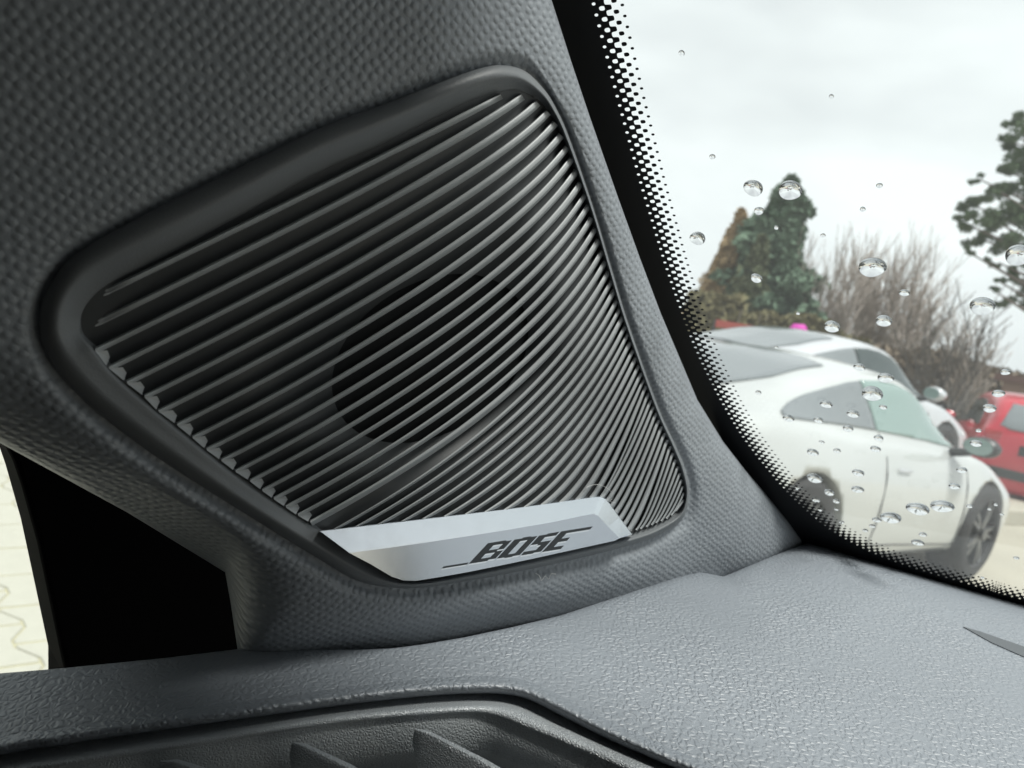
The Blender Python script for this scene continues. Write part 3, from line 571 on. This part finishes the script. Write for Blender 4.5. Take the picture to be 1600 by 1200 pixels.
for c in range(-7, 6):
    off = .5 * (c % 2)
    for r in range(-8, 9):
        j = .0032
        e0 = zz_edge(0, 0, 1) if not off else zz_edge(0, .5, 1.5)
        if shared is None: shared = {}
        key = c % 2
        if key not in shared:
            tb = .5 * key
            def prof(cc): return [(cc + amp * float(np.interp((t + tb) % 1, [0, .1, .4, .6, .9, 1], [-1, -1, 1, 1, -1, -1])), t * pit) for t in (0, .1, .4, .5, .6, .9, 1)]
            J2 = .0065; lo = [(x + j, min(max(y, J2), pit - J2)) for x, y in prof(0)]; hi = [(x - j, min(max(y, J2), pit - J2)) for x, y in prof(wid)]
            poly = lo + hi[::-1]
            top_ = [rowd * x + cold * y + zz * .011 for x, y in poly]; bot_ = [rowd * x + cold * y for x, y in poly]; cc_ = rowd * wid / 2 + cold * pit / 2
            ins = [p + (cc_ + zz * .011 - p) * .035 + zz * .003 for p in top_]
            vv = bot_ + top_ + ins; n = len(poly)
            ff = [(i, (i + 1) % n, n + (i + 1) % n, n + i) for i in range(n)] + [(n + i, n + (i + 1) % n, 2 * n + (i + 1) % n, 2 * n + i) for i in range(n)] + [tuple(range(2 * n, 3 * n))]
            me = bpy.data.meshes.new('paving_block'); me.from_pydata([tuple(p) for p in vv], [], ff); me.materials.append(M['pave']); shared[key] = me
        o = bpy.data.objects.new('paving_block', shared[key]); COL.objects.link(o); o.parent = pav
        p = o0 + rowd * c * wid + cold * (r + off) * pit; o.location = p - np.array(pav.location); o.location.z = .001 * random.Random(c * 50 + r).random()

# ------------------------------------------------------------------ cars
M['white'] = mat('white_car_paint', (.47, .49, .485), .28, coat=.8, spec=.5)
M['silver'] = mat('pearl_white_paint', (.46, .475, .5), .3, coat=.8)
M['red'] = mat('red_car_paint', (.45, .012, .03), .3, coat=.7)
M['glassd'] = mat('dark_car_glass', (.03, .045, .045), .06, spec=.9)
M['glassq'] = mat('grey_tinted_car_glass', (.16, .18, .19), .12, spec=.8)
M['glassg'] = mat('green_tinted_car_glass', (.2, .285, .265), .06, spec=1.0)
M['tyre'] = mat('tyre_rubber', (.025, .025, .026), .8)
M['rim'] = mat('grey_alloy', (.16, .165, .17), .35, metal=.7)
M['well'] = mat('wheel_well_black', (.05, .048, .046), .9)
M['trimk'] = mat('car_black_trim', (.02, .022, .022), .4)
M['tail'] = mat('tail_lamp_red', (.3, .01, .012), .15, spec=.8)
M['plate'] = mat('number_plate_white', (.75, .75, .72), .5)
def body_surface(ST, nx, nt):
    ST = np.array(ST, float); xs = ST[:, 0]
    def stat(x):
        i = int(np.clip(np.searchsorted(xs, x) - 1, 0, len(xs) - 2)); u = (x - xs[i]) / (xs[i + 1] - xs[i])
        def tan(k, j): return 0 if k <= 0 or k >= len(xs) - 1 else (ST[k + 1, j] - ST[k - 1, j]) / (xs[k + 1] - xs[k - 1])
        h = xs[i + 1] - xs[i]; r = []
        for j in range(1, ST.shape[1]):
            a, b, ta, tb = ST[i, j], ST[i + 1, j], tan(i, j) * h, tan(i + 1, j) * h
            r.append((2 * u ** 3 - 3 * u * u + 1) * a + (u ** 3 - 2 * u * u + u) * ta + (-2 * u ** 3 + 3 * u * u) * b + (u ** 3 - u * u) * tb)
        return r
    rows = []
    for x in np.linspace(xs[0], xs[-1], nx):
        zb, w, zm, ws_, zs, wt, zt = stat(x)
        cp = [(0, zb), (.55 * w, zb), (.88 * w, zb), (.975 * w, zb + .09), (w, zm), ((w * .6 + ws_ * .4), zm + .72 * (zs - zm)), (ws_, zs), (ws_ * .62 + wt * .38, zs + .45 * (zt - zs)), (wt * 1.06, zt - .13 * max(zt - zs, .05)), (wt * .62, zt - .0), (0, zt + .015)]
        p = cr_spline(cp, nt); rows.append([(x, -a, b) for a, b in p] + [(x, a, b) for a, b in p[::-1][1:-1]])
    v, f = loft(rows); m = len(rows[0]); N_ = len(v); f += [tuple(range(m)), tuple(range(N_ - 1, N_ - m - 1, -1))]; return v, f
def cyl_mesh(cx, y0, y1, cz, r, seg=40):
    rows = [[(cx + r * math.cos(2 * math.pi * k / seg), y, cz + r * math.sin(2 * math.pi * k / seg)) for k in range(seg)] for y in (y0, y1)]
    v, f = loft(rows); f += [tuple(range(seg)), tuple(range(2 * seg - 1, seg - 1, -1))]; return v, f
def cut_arches(o, axles, hw, r, cz):
    vs, fs = [], []
    for ax in axles:
        for s in (-1, 1): vs, fs = join((vs, fs), cyl_mesh(ax, s * (hw - .32), s * (hw + .3), cz, r))
    c = fixn(mk('arch_cutter', vs, fs, M['well'], world=False, smooth=False)); md = o.modifiers.new('b', 'BOOLEAN'); md.object = c; md.operation = 'DIFFERENCE'; md.solver = 'EXACT'
    dg = bpy.context.evaluated_depsgraph_get(); me = bpy.data.meshes.new_from_object(o.evaluated_get(dg)); o.modifiers.clear(); o.data = me; bpy.data.objects.remove(c)
def decal(bvh, name, outline, axis, mat_, parent, off=.004, n=18, start=3.0):
    """a pane or trim laid on the body: outline in the plane square to AXIS, dropped onto the body and lifted by OFF"""
    bm = bmesh.new(); ax = Vector(axis)
    o2 = np.array(outline, float); mn, mxx = o2.min(0), o2.max(0)
    def P(a, b):
        if abs(ax.y) > .9: p = Vector((a, -ax.y * start, b))
        elif abs(ax.z) > .9: p = Vector((a, b, start))
        else: p = Vector((-ax.x * start, a, b))
        h = bvh.ray_cast(p, ax)
        return (h[0] + h[1] * off, h[0] - h[1] * .004) if h[0] is not None else None
    # grid clipped to the outline
    vs = [bm.verts.new((a, b, 0)) for a, b in outline]; bm.faces.new(vs)
    for k in range(1, n):
        for no, c in (((1, 0, 0), (mn[0] + (mxx[0] - mn[0]) * k / n, 0, 0)), ((0, 1, 0), (0, mn[1] + (mxx[1] - mn[1]) * k / n, 0))):
            bmesh.ops.bisect_plane(bm, geom=bm.verts[:] + bm.edges[:] + bm.faces[:], plane_co=c, plane_no=no)
    bad = []
    for w in bm.verts:
        q = P(w.co.x, w.co.y)
        if q is None: bad.append(w)
        else: w.co = q[0]
    bmesh.ops.delete(bm, geom=bad, context='VERTS')
    me = bpy.data.meshes.new(name); bm.to_mesh(me); bm.free(); me.materials.append(mat_); me.polygons.foreach_set('use_smooth', [True] * len(me.polygons))
    o = bpy.data.objects.new(name, me); COL.objects.link(o); o.parent = parent
    sm = o.modifiers.new('solid', 'SOLIDIFY'); sm.thickness = .004; sm.offset = -1; return o
def wheel(parent, ax, y, rad, wd, side, spokes=10):
    hub = mk('wheel', [(0, 0, 0)], [], M['tyre'], parent, world=False)
    rows = []
    for dy, r in ((-.5, .70), (-.5, .86), (-.44, .96), (-.25, 1), (.25, 1), (.44, .96), (.5, .86), (.5, .70), (.3, .66), (-.3, .66)):
        rows.append([(ax + rad * r * math.cos(2 * math.pi * k / 36), y + dy * wd, rad + rad * r * math.sin(2 * math.pi * k / 36)) for k in range(36)])
    v, f = loft(rows + [rows[0]]); hub.data.clear_geometry(); hub.data.from_pydata(v, [], f); hub.data.polygons.foreach_set('use_smooth', [True] * len(f))
    ro = y + side * wd * .36; vs, fs = [], []
    rw = [[(ax + rad * r * math.cos(2 * math.pi * k / 36), yy, rad + rad * r * math.sin(2 * math.pi * k / 36)) for k in range(36)] for r, yy in ((.72, ro + side * .03), (.69, ro + side * .03), (.66, ro - side * .12), (.02, ro - side * .12))]
    vs, fs = loft(rw)
    for k in range(spokes):
        a = 2 * math.pi * (k // 2) / (spokes / 2) + (.16 if k % 2 else -.16); ca, sa = math.cos(a), math.sin(a)
        q = []
        for rr, hw_, dy in ((.08, .05, .02), (.40, .035, .025), (.69, .04, .02)):
            for s in (-1, 1):
                for yy in (ro + side * dy, ro - side * .03): q.append((ax + rad * (rr * ca - s * hw_ * sa), yy, rad + rad * (rr * sa + s * hw_ * ca)))
        fq = []
        for b in (0, 4): fq += [(b, b + 2, b + 6, b + 4), (b + 1, b + 5, b + 7, b + 3), (b, b + 4, b + 5, b + 1), (b + 2, b + 3, b + 7, b + 6)]
        vs, fs = join((vs, fs), (q, fq))
    vs, fs = join((vs, fs), cyl_mesh(ax, ro - .05, ro + side * .035, rad, rad * .13, 16))
    fixn(mk('rim', vs, fs, M['rim'], hub, world=False, smooth=False))
    v, f = cyl_mesh(ax, ro - side * .14, ro - side * .13, rad, rad * .52, 28); mk('brake_disc', v, f, M['trimk'], hub, world=False, smooth=False)
    return hub
COUPE = [(-1.05, .36, .50, .60, .42, .76, .30, .80), (-1.0, .30, .66, .60, .58, .80, .36, .85), (-.85, .24, .82, .60, .72, .87, .42, .90), (-.5, .21, .905, .63, .79, .93, .50, .99), (0, .2, .93, .65, .80, .945, .53, 1.11), (.4, .2, .93, .63, .79, .93, .55, 1.215),
 (.8, .2, .91, .60, .79, .92, .56, 1.275), (1.2, .2, .90, .58, .79, .91, .57, 1.295), (1.5, .2, .90, .58, .79, .90, .565, 1.265), (1.8, .2, .90, .58, .79, .88, .545, 1.15), (2.1, .2, .91, .58, .80, .86, .52, .975), (2.3, .2, .915, .59, .81, .85, .5, .875), (2.6, .2, .91, .59, .78, .81, .5, .81), (3.0, .2, .88, .55, .70, .71, .45, .735), (3.3, .22, .74, .50, .58, .61, .4, .64), (3.44, .30, .52, .46, .42, .53, .28, .55)]
def bvh_of(o): bm = bmesh.new(); bm.from_mesh(o.data); t = BVHTree.FromBMesh(bm); bm.free(); return t
def coupe(label, paint, door_glass, group=None, pod='trimk'):
    c = tag(empty('parked_coupe'), label, 'car', group)
    v, f = body_surface(COUPE, 120, 44); b = fixn(mk('body', v, f, paint, c, world=False)); bv = bvh_of(b)
    b2 = None
    cut_arches(b, (0, 2.45), .93, .375, .345)
    for s in (-1, 1):
        ax = (0, -s, 0)
        nm = 'side_window'
        q = [(-.17, .948), (-.2, .958), (-.17, .975), (-.05, 1.01), (.15, 1.065), (.36, 1.115), (.6, 1.17), (.76, 1.195), (.80, .945), (.5, .95)]
        d = [(.775, 1.2), (1.0, 1.222), (1.2, 1.223), (1.42, 1.195), (1.62, 1.13), (1.8, 1.04), (2.04, .895), (1.5, .925), (1.0, .94), (.815, .944)]
        for nm, ol, m in (('quarter_window', q, M['glassq']), ('door_window', d, door_glass)):
            decal(bv, nm, [(a, bb) for a, bb in ol], (0, -s, 0), m, c)
        for ol in ([(.83, .93), (.838, .93), (.80, .30), (.792, .30)], [(2.02, .87), (2.028, .87), (2.06, .26), (2.052, .26)], [(.8, .30), (2.06, .262), (2.06, .27), (.8, .308)], [(.97, .755), (1.15, .75), (1.15, .735), (.97, .74)]):
            decal(bv, 'door_seam' if ol[0][0] != .97 else 'door_handle', ol, (0, -s, 0), M['well'] if ol[0][0] != .97 else M['silver'], c, off=.002 if ol[0][0] != .97 else .012, n=3)
        decal(bv, 'sill_trim', [(.45, .2), (2.0, .2), (2.0, .235), (.45, .235)], (0, -s, 0), M['trimk'], c, off=.006, n=6)
        # mirror: pod with a glass on its rear face, on a short stalk
        rows = []
        for t, sy, sz in ((-.09, .6, .6), (-.07, .95, .95), (0, 1, 1), (.07, .8, .8), (.12, .3, .35)):
            rows.append([(1.86 + t, s * (.985 + .105 * sy * math.cos(g)), .955 + .066 * sz * math.sin(g)) for g in [2 * math.pi * k / 18 for k in range(18)]])
        mv, mf = loft(rows); n = len(mv); mf += [tuple(range(n - 1, n - 19, -1)), tuple(range(18))]
        mi = fixn(mk('mirror', mv, mf, M[pod], c, world=False))
        mk('mirror_glass', [(1.762, s * (.985 + .085 * math.cos(g)), .955 + .054 * math.sin(g)) for g in [2 * math.pi * k / 18 for k in range(18)]], [tuple(range(18))], M['glassg'], mi, world=False)
        sv, sf = tube([(1.87, s * .80, .875), (1.87, s * .9, .90), (1.86, s * .95, .93)], [.03, .025, .03], 8); mk('mirror_stalk', sv, sf, M['trimk'], mi, world=False)
        tl = [(s * .25, .70), (s * .6, .70), (s * .62, .735), (s * .25, .735)]
        hl = [(2.78, s * .52), (3.02, s * .50), (3.06, s * .64), (2.9, s * .70), (2.76, s * .66)]
        decal(bv, 'headlight', hl, (0, 0, -1), M['glassq'], c, off=.006, n=6)
    rg = [(-.42, -.44), (-.42, .44), (.1, .5), (.62, .48), (.70, .3), (.72, 0), (.70, -.3), (.62, -.48), (.1, -.5)]
    decal(bv, 'rear_window', rg, (0, 0, -1), M['glassq'], c)
    decal(bv, 'windshield', [(1.56, -.47), (1.54, 0), (1.56, .47), (2.16, .60), (2.24, 0), (2.16, -.60)], (0, 0, -1), M['glassd'], c)
    for ol in ([(-.95, -.02), (-.42, -.02), (-.42, .02), (-.95, .02)],): decal(bv, 'engine_grille', [(-.82, -.42), (-.56, -.42), (-.56, .42), (-.82, .42)], (0, 0, -1), M['trimk'], c, off=.003, n=6)
    decal(bv, 'tail_lamp', [(-.6, .70), (.6, .70), (.6, .745), (-.6, .745)], (1, 0, 0), M['tail'], c, off=.006, n=10)
    for ax in (0, 2.45):
        for s in (-1, 1): wheel(c, ax, s * .80, .345, .26, s)
    return c
co = coupe('white sports coupe parked nearest the windscreen, with a turquoise-tinted door window', M['white'], M['glassg'], 'white coupes parked side by side')
co.location = (.955, 4.43, 0); co.rotation_euler = (0, 0, .70)
c2 = coupe('second white coupe parked behind the first, with dark side glass', M['silver'], M['glassd'], 'white coupes parked side by side', 'silver')
c2.rotation_euler = (0, 0, .62); c2.scale = (1.05, 1, 1.14)      # a taller body
_p = at(1290, 531, 8.6); c2.location = (_p[0] - 1.2 * 1.05 * math.cos(.62), _p[1] - 1.2 * 1.05 * math.sin(.62), .17)

HATCH = [(-.80, .42, .60, .60, .55, .85, .35, 1.0), (-.76, .30, .82, .62, .76, .95, .50, 1.12), (-.66, .22, .88, .65, .80, .99, .56, 1.26), (-.4, .2, .90, .66, .81, 1.0, .60, 1.50), (0, .2, .91, .66, .82, 1.0, .62, 1.585), (.5, .2, .91, .66, .82, .99, .63, 1.62), (1.2, .2, .91, .64, .82, .98, .63, 1.61), (1.7, .2, .91, .64, .82, .97, .60, 1.5), (2.1, .2, .91, .64, .82, .97, .55, 1.25), (2.4, .2, .91, .62, .82, .96, .52, 1.02), (2.9, .2, .9, .6, .76, .88, .5, .93), (3.3, .22, .8, .55, .64, .74, .4, .80), (3.42, .32, .58, .5, .5, .62, .3, .66)]
h = tag(empty('parked_hatchback'), 'red hatchback parked at the right edge, seen from behind', 'car')
v, f = body_surface(HATCH, 110, 44); b = fixn(mk('body', v, f, M['red'], h, world=False)); bv = bvh_of(b); cut_arches(b, (0, 2.55), .91, .39, .35)
decal(bv, 'rear_window', [(-.50, 1.08), (.50, 1.08), (.62, 1.12), (.50, 1.44), (-.50, 1.44), (-.62, 1.12)], (1, 0, 0), M['glassq'], h)
decal(bv, 'plate_recess', [(-.36, .76), (.36, .76), (.36, .90), (-.36, .90)], (1, 0, 0), M['trimk'], h, off=.004)
decal(bv, 'number_plate', [(-.26, .78), (.26, .78), (.26, .83), (-.26, .83)], (1, 0, 0), M['plate'], h, off=.014)
decal(bv, 'bumper_trim', [(-.8, .42), (.8, .42), (.8, .55), (-.8, .55)], (1, 0, 0), M['trimk'], h, off=.012)
for s in (-1, 1):
    decal(bv, 'tail_lamp', [(s * .60, .90), (s * .74, .90), (s * .78, 1.03), (s * .58, 1.03)], (1, 0, 0), M['tail'], h, off=.01)
    decal(bv, 'side_window', [(-.2, 1.06), (.1, 1.42), (.6, 1.46), (1.3, 1.44), (1.7, 1.3), (2.05, 1.04)], (0, -s, 0), M['glassd'], h)
    rows = [[(1.9 + t, s * (.98 + .1 * k_ * math.cos(g)), 1.08 + .08 * k_ * math.sin(g)) for g in [2 * math.pi * k / 14 for k in range(14)]] for t, k_ in ((-.08, .9), (0, 1), (.1, .4))]
    mv, mf = loft(rows); n = len(mv); mf += [tuple(range(n - 1, n - 15, -1)), tuple(range(14))]; fixn(mk('mirror', mv, mf, M['red'], h, world=False))
    for ax in (0, 2.55): wheel(h, ax, s * .79, .335, .24, s)
v, f = box((0, 0, .08), (7.5, 3.0, .16)); pb_ = mk('parking_bay', [(c2.location.x + 1.3 + x * math.cos(.62) - y * math.sin(.62), c2.location.y + .9 + x * math.sin(.62) + y * math.cos(.62), z) for x, y, z in v], f, M['ground'], smooth=False); tag(pb_, kind='structure')
p = ghit(1612, 806); h.scale = (1, 1, .95); h.location = (p[0] + .28, p[1] + .6, 0); h.rotation_euler = (0, 0, 1.15)

# ------------------------------------------------------------------ hut, banner, grass
bank = mk('grass_strip', *prism([ghit(1470, 640) * np.array([1, 1, 0]) + zz * .002, ghit(1700, 690) * np.array([1, 1, 0]) + zz * .002, np.array([30, 26, .002]), np.array([14, 26, .002])], zz * .25), mat('autumn_grass', (.33, .30, .06), .9, var=.3, vscale=3), smooth=False)
tag(bank, kind='structure')
hut = tag(empty('garden_hut', (12.6, 17.5, 0)), 'low brown brick hut with a flat dark roof behind the white coupes', 'hut')
M['brick'] = mat('brown_brick_far', (.2, .13, .1), .9, var=.25, vscale=12)
def lbox(c, s): return box(c, s)
v, f = lbox((0, 0, 1.0), (2.2, 2.0, 2.0)); mk('wall', v, f, M['brick'], hut, world=False, smooth=False)
v, f = lbox((0, 0, 2.08), (2.5, 2.3, .16)); mk('roof', v, f, mat('hut_roof_felt', (.13, .07, .06), .9), hut, world=False, smooth=False)
v, f = lbox((.3, -1.01, .85), (.8, .04, 1.7)); mk('door', v, f, mat('hut_door_wood', (.12, .08, .06), .8), hut, world=False, smooth=False)
hut.rotation_euler = (0, 0, .1)
q1, q2 = at(1120, 499, 12.5), at(1345, 538, 13.5)
bn = tag(empty('banner_fence', ((q1 + q2) / 2) * np.array([1, 1, 0])), 'long red banner on thin posts before the brown hedge', 'banner')
v, f = prism([q1, q2, q2 - zz * .12, q1 - zz * .12], np.array([0, .03, 0])); mk('banner_cloth', v, f, mat('red_banner_cloth', (.26, .05, .04), .7, var=.2, vscale=2), bn, smooth=False)
for t in (0, .33, .66, 1):
    a = q1 * (1 - t) + q2 * t; v, f = tube([a + np.array([0, .05, 0]), (a + np.array([0, .05, 0])) * np.array([1, 1, 0])], [.025, .025], 6); mk('post', v, f, M['trimk'], bn)
mg = at(1246, 519, 12.7)
v, f = tube([mg + np.array([-.16, 0, -.06]), mg + np.array([-.05, 0, .02]), mg + np.array([.06, 0, .03]), mg + np.array([.18, 0, -.03])], [.05, .11, .12, .04], 9); tag(mk('cloth_bundle', v, f, mat('magenta_cloth', (.5, .03, .34), .7)), 'small magenta cloth bundle hung over the red banner', 'cloth')

# ------------------------------------------------------------------ trees and hedge
def leafmesh(name, pts, size, m, parent, rnd, stretch=1.0, updir=.0):
    V, Fc = [], []
    for p in pts:
        a = Vector((rnd.gauss(0, 1), rnd.gauss(0, 1), rnd.gauss(0, 1) + updir)).normalized(); b = a.orthogonal().normalized(); b.rotate(Matrix.Rotation(rnd.random() * 6.28, 3, a))
        s = size * (.6 + rnd.random() * .8); a = a * s * stretch; b = b * s * .55; p = Vector(p); k = len(V)
        V += [p - a, p + b, p + a, p - b]; Fc.append((k, k + 1, k + 2, k + 3))
    return mk(name, V, Fc, m, parent, smooth=False)
M['bark'] = mat('grey_brown_bark', (.13, .115, .1), .9, var=.3, vscale=8)
M['twig'] = mat('pale_twig', (.36, .315, .28), .9, var=.25, vscale=5)
def fol(name, c, var=.45): return mat(name, c, .8, var=var, vscale=1.3, spec=.2)
def cone_tree(name, label, cat, px, topy, D, halfw, m, n, seed, power=.75, leaf=.2, ztrunk=1.0):
    rnd = random.Random(seed); tp = at(px, topy, D); base = np.array([tp[0], tp[1], 0]); H_ = tp[2]
    t = tag(empty(name, base), label, cat); tv, tf = tube([base, base + zz * H_ * .5, base + zz * H_ * .96], [.16, .1, .02], 8); mk('trunk', tv, tf, M['bark'], t)
    pts = []; lob = [(rnd.random() * 6.28, rnd.random(), .75 + rnd.random() * .45) for _ in range(46)]
    while len(pts) < n:
        zf = rnd.random() ** 1.25; a = rnd.random() * 6.28; R = halfw * (1 - zf) ** power
        w = max([.62] + [s * math.exp(-((math.remainder(a - la, 6.2832)) ** 2) / .3 - ((zf - lz) ** 2) / .008) for la, lz, s in lob])
        rr = R * w * (rnd.random() ** .35); pts.append(base + np.array([rr * math.cos(a), rr * math.sin(a), ztrunk + zf * (H_ - ztrunk)]))
    leafmesh('crown', pts, leaf, m, t, rnd); return t
cone_tree('conifer', 'dense dark green conifer standing behind the white coupes', 'tree', 1238, 278, 27, 2.75, fol('conifer_needles', (.11, .165, .115)), 17000, 3, .62, .17)
cone_tree('larch', 'narrow orange-brown larch left of the dark conifer', 'tree', 1160, 328, 28, 2.1, fol('larch_needles', (.36, .27, .16)), 6000, 5, .8, .15)
cone_tree('conifer', 'lower grey-green conifer between the larch and the dark conifer', 'tree', 1192, 372, 26, 1.2, fol('greygreen_needles', (.13, .15, .09)), 3000, 8, .7, .2)
def grow(vs, rnd, p, d, L, r, depth, spread, upb, minr):
    segs = 4; pts = [np.array(p)]; dd = np.array(d, float)
    for k in range(segs):
        dd = dd + np.array([rnd.gauss(0, .07), rnd.gauss(0, .07), upb * .1]); dd /= np.linalg.norm(dd); pts.append(pts[-1] + dd * L / segs)
    vs.append((pts, [max(minr, r * (1 - .5 * k / segs)) for k in range(segs + 1)]))
    if depth == 0: return
    for k in range(rnd.randint(3, 5)):
        q = pts[rnd.randint(1, segs)]; a = rnd.random() * 6.28; nd = dd + spread * np.array([math.cos(a), math.sin(a), rnd.random() * .3]); nd /= np.linalg.norm(nd)
        grow(vs, rnd, q, nd, L * (.55 + .25 * rnd.random()), r * .5, depth - 1, spread, upb, minr)
def bare_tree(label, px, topy, D, seed, stems, spread, depth=3, m=None, lean=(0, 0, 0), r=.09, name='bare_tree', hf=.43, minr=.010):
    rnd = random.Random(seed); tp = at(px, topy, D); base = np.array([tp[0], tp[1], 0]); H_ = tp[2]
    t = tag(empty(name, base), label, 'tree'); br = []
    for s in range(stems):
        a = rnd.random() * 6.28; d = np.array([math.cos(a) * spread * .6, math.sin(a) * spread * .6, 1]) + np.array(lean); grow(br, rnd, base + np.array([math.cos(a), math.sin(a), 0]) * .15, d / np.linalg.norm(d), H_ * hf, r, depth, spread, .8, minr)
    V, Fc = [], []
    for pts, rad in br[:1] + [b for b in br[1:] if b[1][0] > r * .9]: V, Fc = join((V, Fc), tube(pts, rad, 5))
    mk('trunk', V, Fc, M['bark'], t)
    vl, fl, n = [], [], 0
    for pts, rad in br:
        if rad[0] > r * .9: continue
        v, f = tube(pts, rad, 3); vl += v; fl += [tuple(i + n for i in q) for q in f]; n += len(v)
    mk('crown', vl, fl, m or M['twig'], t); return t
bare_tree('bare grey many-stemmed tree just right of the conifer', 1330, 385, 27, 21, 11, .35)
bare_tree('tallest bare tree with upright fan of pale branches', 1392, 372, 29, 22, 12, .33)
bare_tree('bare tree leaning right at the end of the bare row', 1440, 392, 28, 24, 11, .36, lean=(.10, 0, 0))
bare_tree('low bare shrub-like tree right of the bare row', 1480, 450, 26, 25, 5, .55, depth=3, r=.05, hf=.4)
bare_tree('small forked tree with dark trunk before the pale sky', 1508, 475, 20, 31, 3, .6, depth=3, m=M['bark'], r=.07, hf=.5)
bare_tree('bare sapling below the dark pine', 1560, 500, 22, 35, 4, .6, depth=3, r=.05)
# pine at the right edge
rnd = random.Random(12); pb = at(1668, 600, 18) * np.array([1, 1, 0])
pine = tag(empty('pine_tree', pb), 'dark spreading pine reaching in from the right edge', 'tree'); Hp = at(1668, 80, 18)[2]
v, f = tube([pb, pb + zz * Hp * .5 + np.array([.1, 0, 0]), pb + zz * Hp], [.22, .16, .04], 8); mk('trunk', v, f, M['bark'], pine)
bv_, bf_, pts = [], [], []
def pad(c, rx, rz, n):
    for _ in range(n):
        w = np.array([rnd.gauss(0, 1), rnd.gauss(0, 1), rnd.gauss(0, 1)]); w /= np.linalg.norm(w); w *= rnd.random() ** .4; pts.append(c + w * np.array([rx, rx, rz]))
for px, py, rr in [(1592, 185, 18), (1580, 222, 20), (1600, 250, 26), (1570, 268, 16), (1548, 290, 22), (1585, 300, 28), (1530, 280, 10), (1512, 318, 20), (1540, 335, 26), (1575, 345, 30), (1500, 345, 16), (1525, 370, 20), (1556, 385, 24), (1590, 385, 26), (1515, 395, 10), (1600, 330, 30), (1560, 410, 12), (1585, 432, 16), (1562, 440, 8), (1575, 470, 16), (1598, 462, 20), (1555, 455, 8), (1630, 220, 40), (1640, 300, 50), (1640, 400, 45), (1660, 150, 35), (1700, 250, 60), (1700, 370, 60), (1665, 110, 20)]:
    D = 18 + rnd.uniform(-1.1, 1.1); c = at(px, py, D); R = rr / F * D
    for _ in range(max(3, int(rr / 4))):
        cc = c + np.array([rnd.gauss(0, .5), rnd.gauss(0, .5), rnd.gauss(0, .42)]) * R; pad(cc, R * .5, R * .3, int(12 + 4.5 * rr))
    s0 = pb + zz * max(1.5, min(Hp * .95, c[2] - .25 * np.linalg.norm((c - pb)[:2]))); bv_, bf_ = join((bv_, bf_), tube([s0, (s0 + c) / 2 + zz * -.05, c], [.07, .045, .015], 5))
mk('limbs', bv_, bf_, M['bark'], pine); leafmesh('crown', pts, .036, fol('pine_needles', (.08, .12, .065)), pine, rnd, 1.6)
# hedge of brown shrubs closing the car park
def hedge(label, a, b, hgt, dep, m, n, seed, leaf=.16):
    rnd = random.Random(seed); a, b = np.array(a), np.array(b); d = b - a; nn_ = np.cross(d / np.linalg.norm(d), zz); t = tag(empty('hedge', (a + b) / 2), label, 'hedge'); pts = []
    bump_ = [(rnd.random(), .75 + rnd.random() * .35) for _ in range(24)]
    for _ in range(n):
        s = rnd.random(); k = sum(w * math.exp(-((s - c) / .05) ** 2) for c, w in bump_) / max(1e-6, sum(math.exp(-((s - c) / .05) ** 2) for c, w in bump_))
        z = (1 - rnd.random() ** 1.7) * hgt * k; y = rnd.uniform(-.5, .5) * dep * (1 - .4 * (z / hgt) ** 2); pts.append(a + d * s + nn_ * y + zz * z)
    leafmesh('foliage', pts, leaf, m, t, rnd)
    v, f = [], []
    for k in range(40):
        p = a + d * rnd.random() + nn_ * rnd.uniform(-.3, .3) * dep; v, f = join((v, f), tube([p, p + zz * hgt * .5 + nn_ * rnd.gauss(0, .2), p + zz * hgt * .9 + nn_ * rnd.gauss(0, .4)], [.04, .025, .01], 4))
    mk('stems', v, f, M['bark'], t)
g1, g2, g3 = at(1060, 560, 23) * np.array([1, 1, 0]), at(1330, 600, 23) * np.array([1, 1, 0]), at(1900, 690, 25) * np.array([1, 1, 0])
hedge('tall olive-brown hedge under the conifer and larch', g1, g2, 2.9, 1.8, fol('olive_hedge_leaves', (.17, .155, .085)), 9000, 41)
hedge('lower grey-brown hedge under the bare trees', g2, g3, 2.95, 1.8, fol('brown_hedge_leaves', (.17, .135, .1)), 10000, 42)
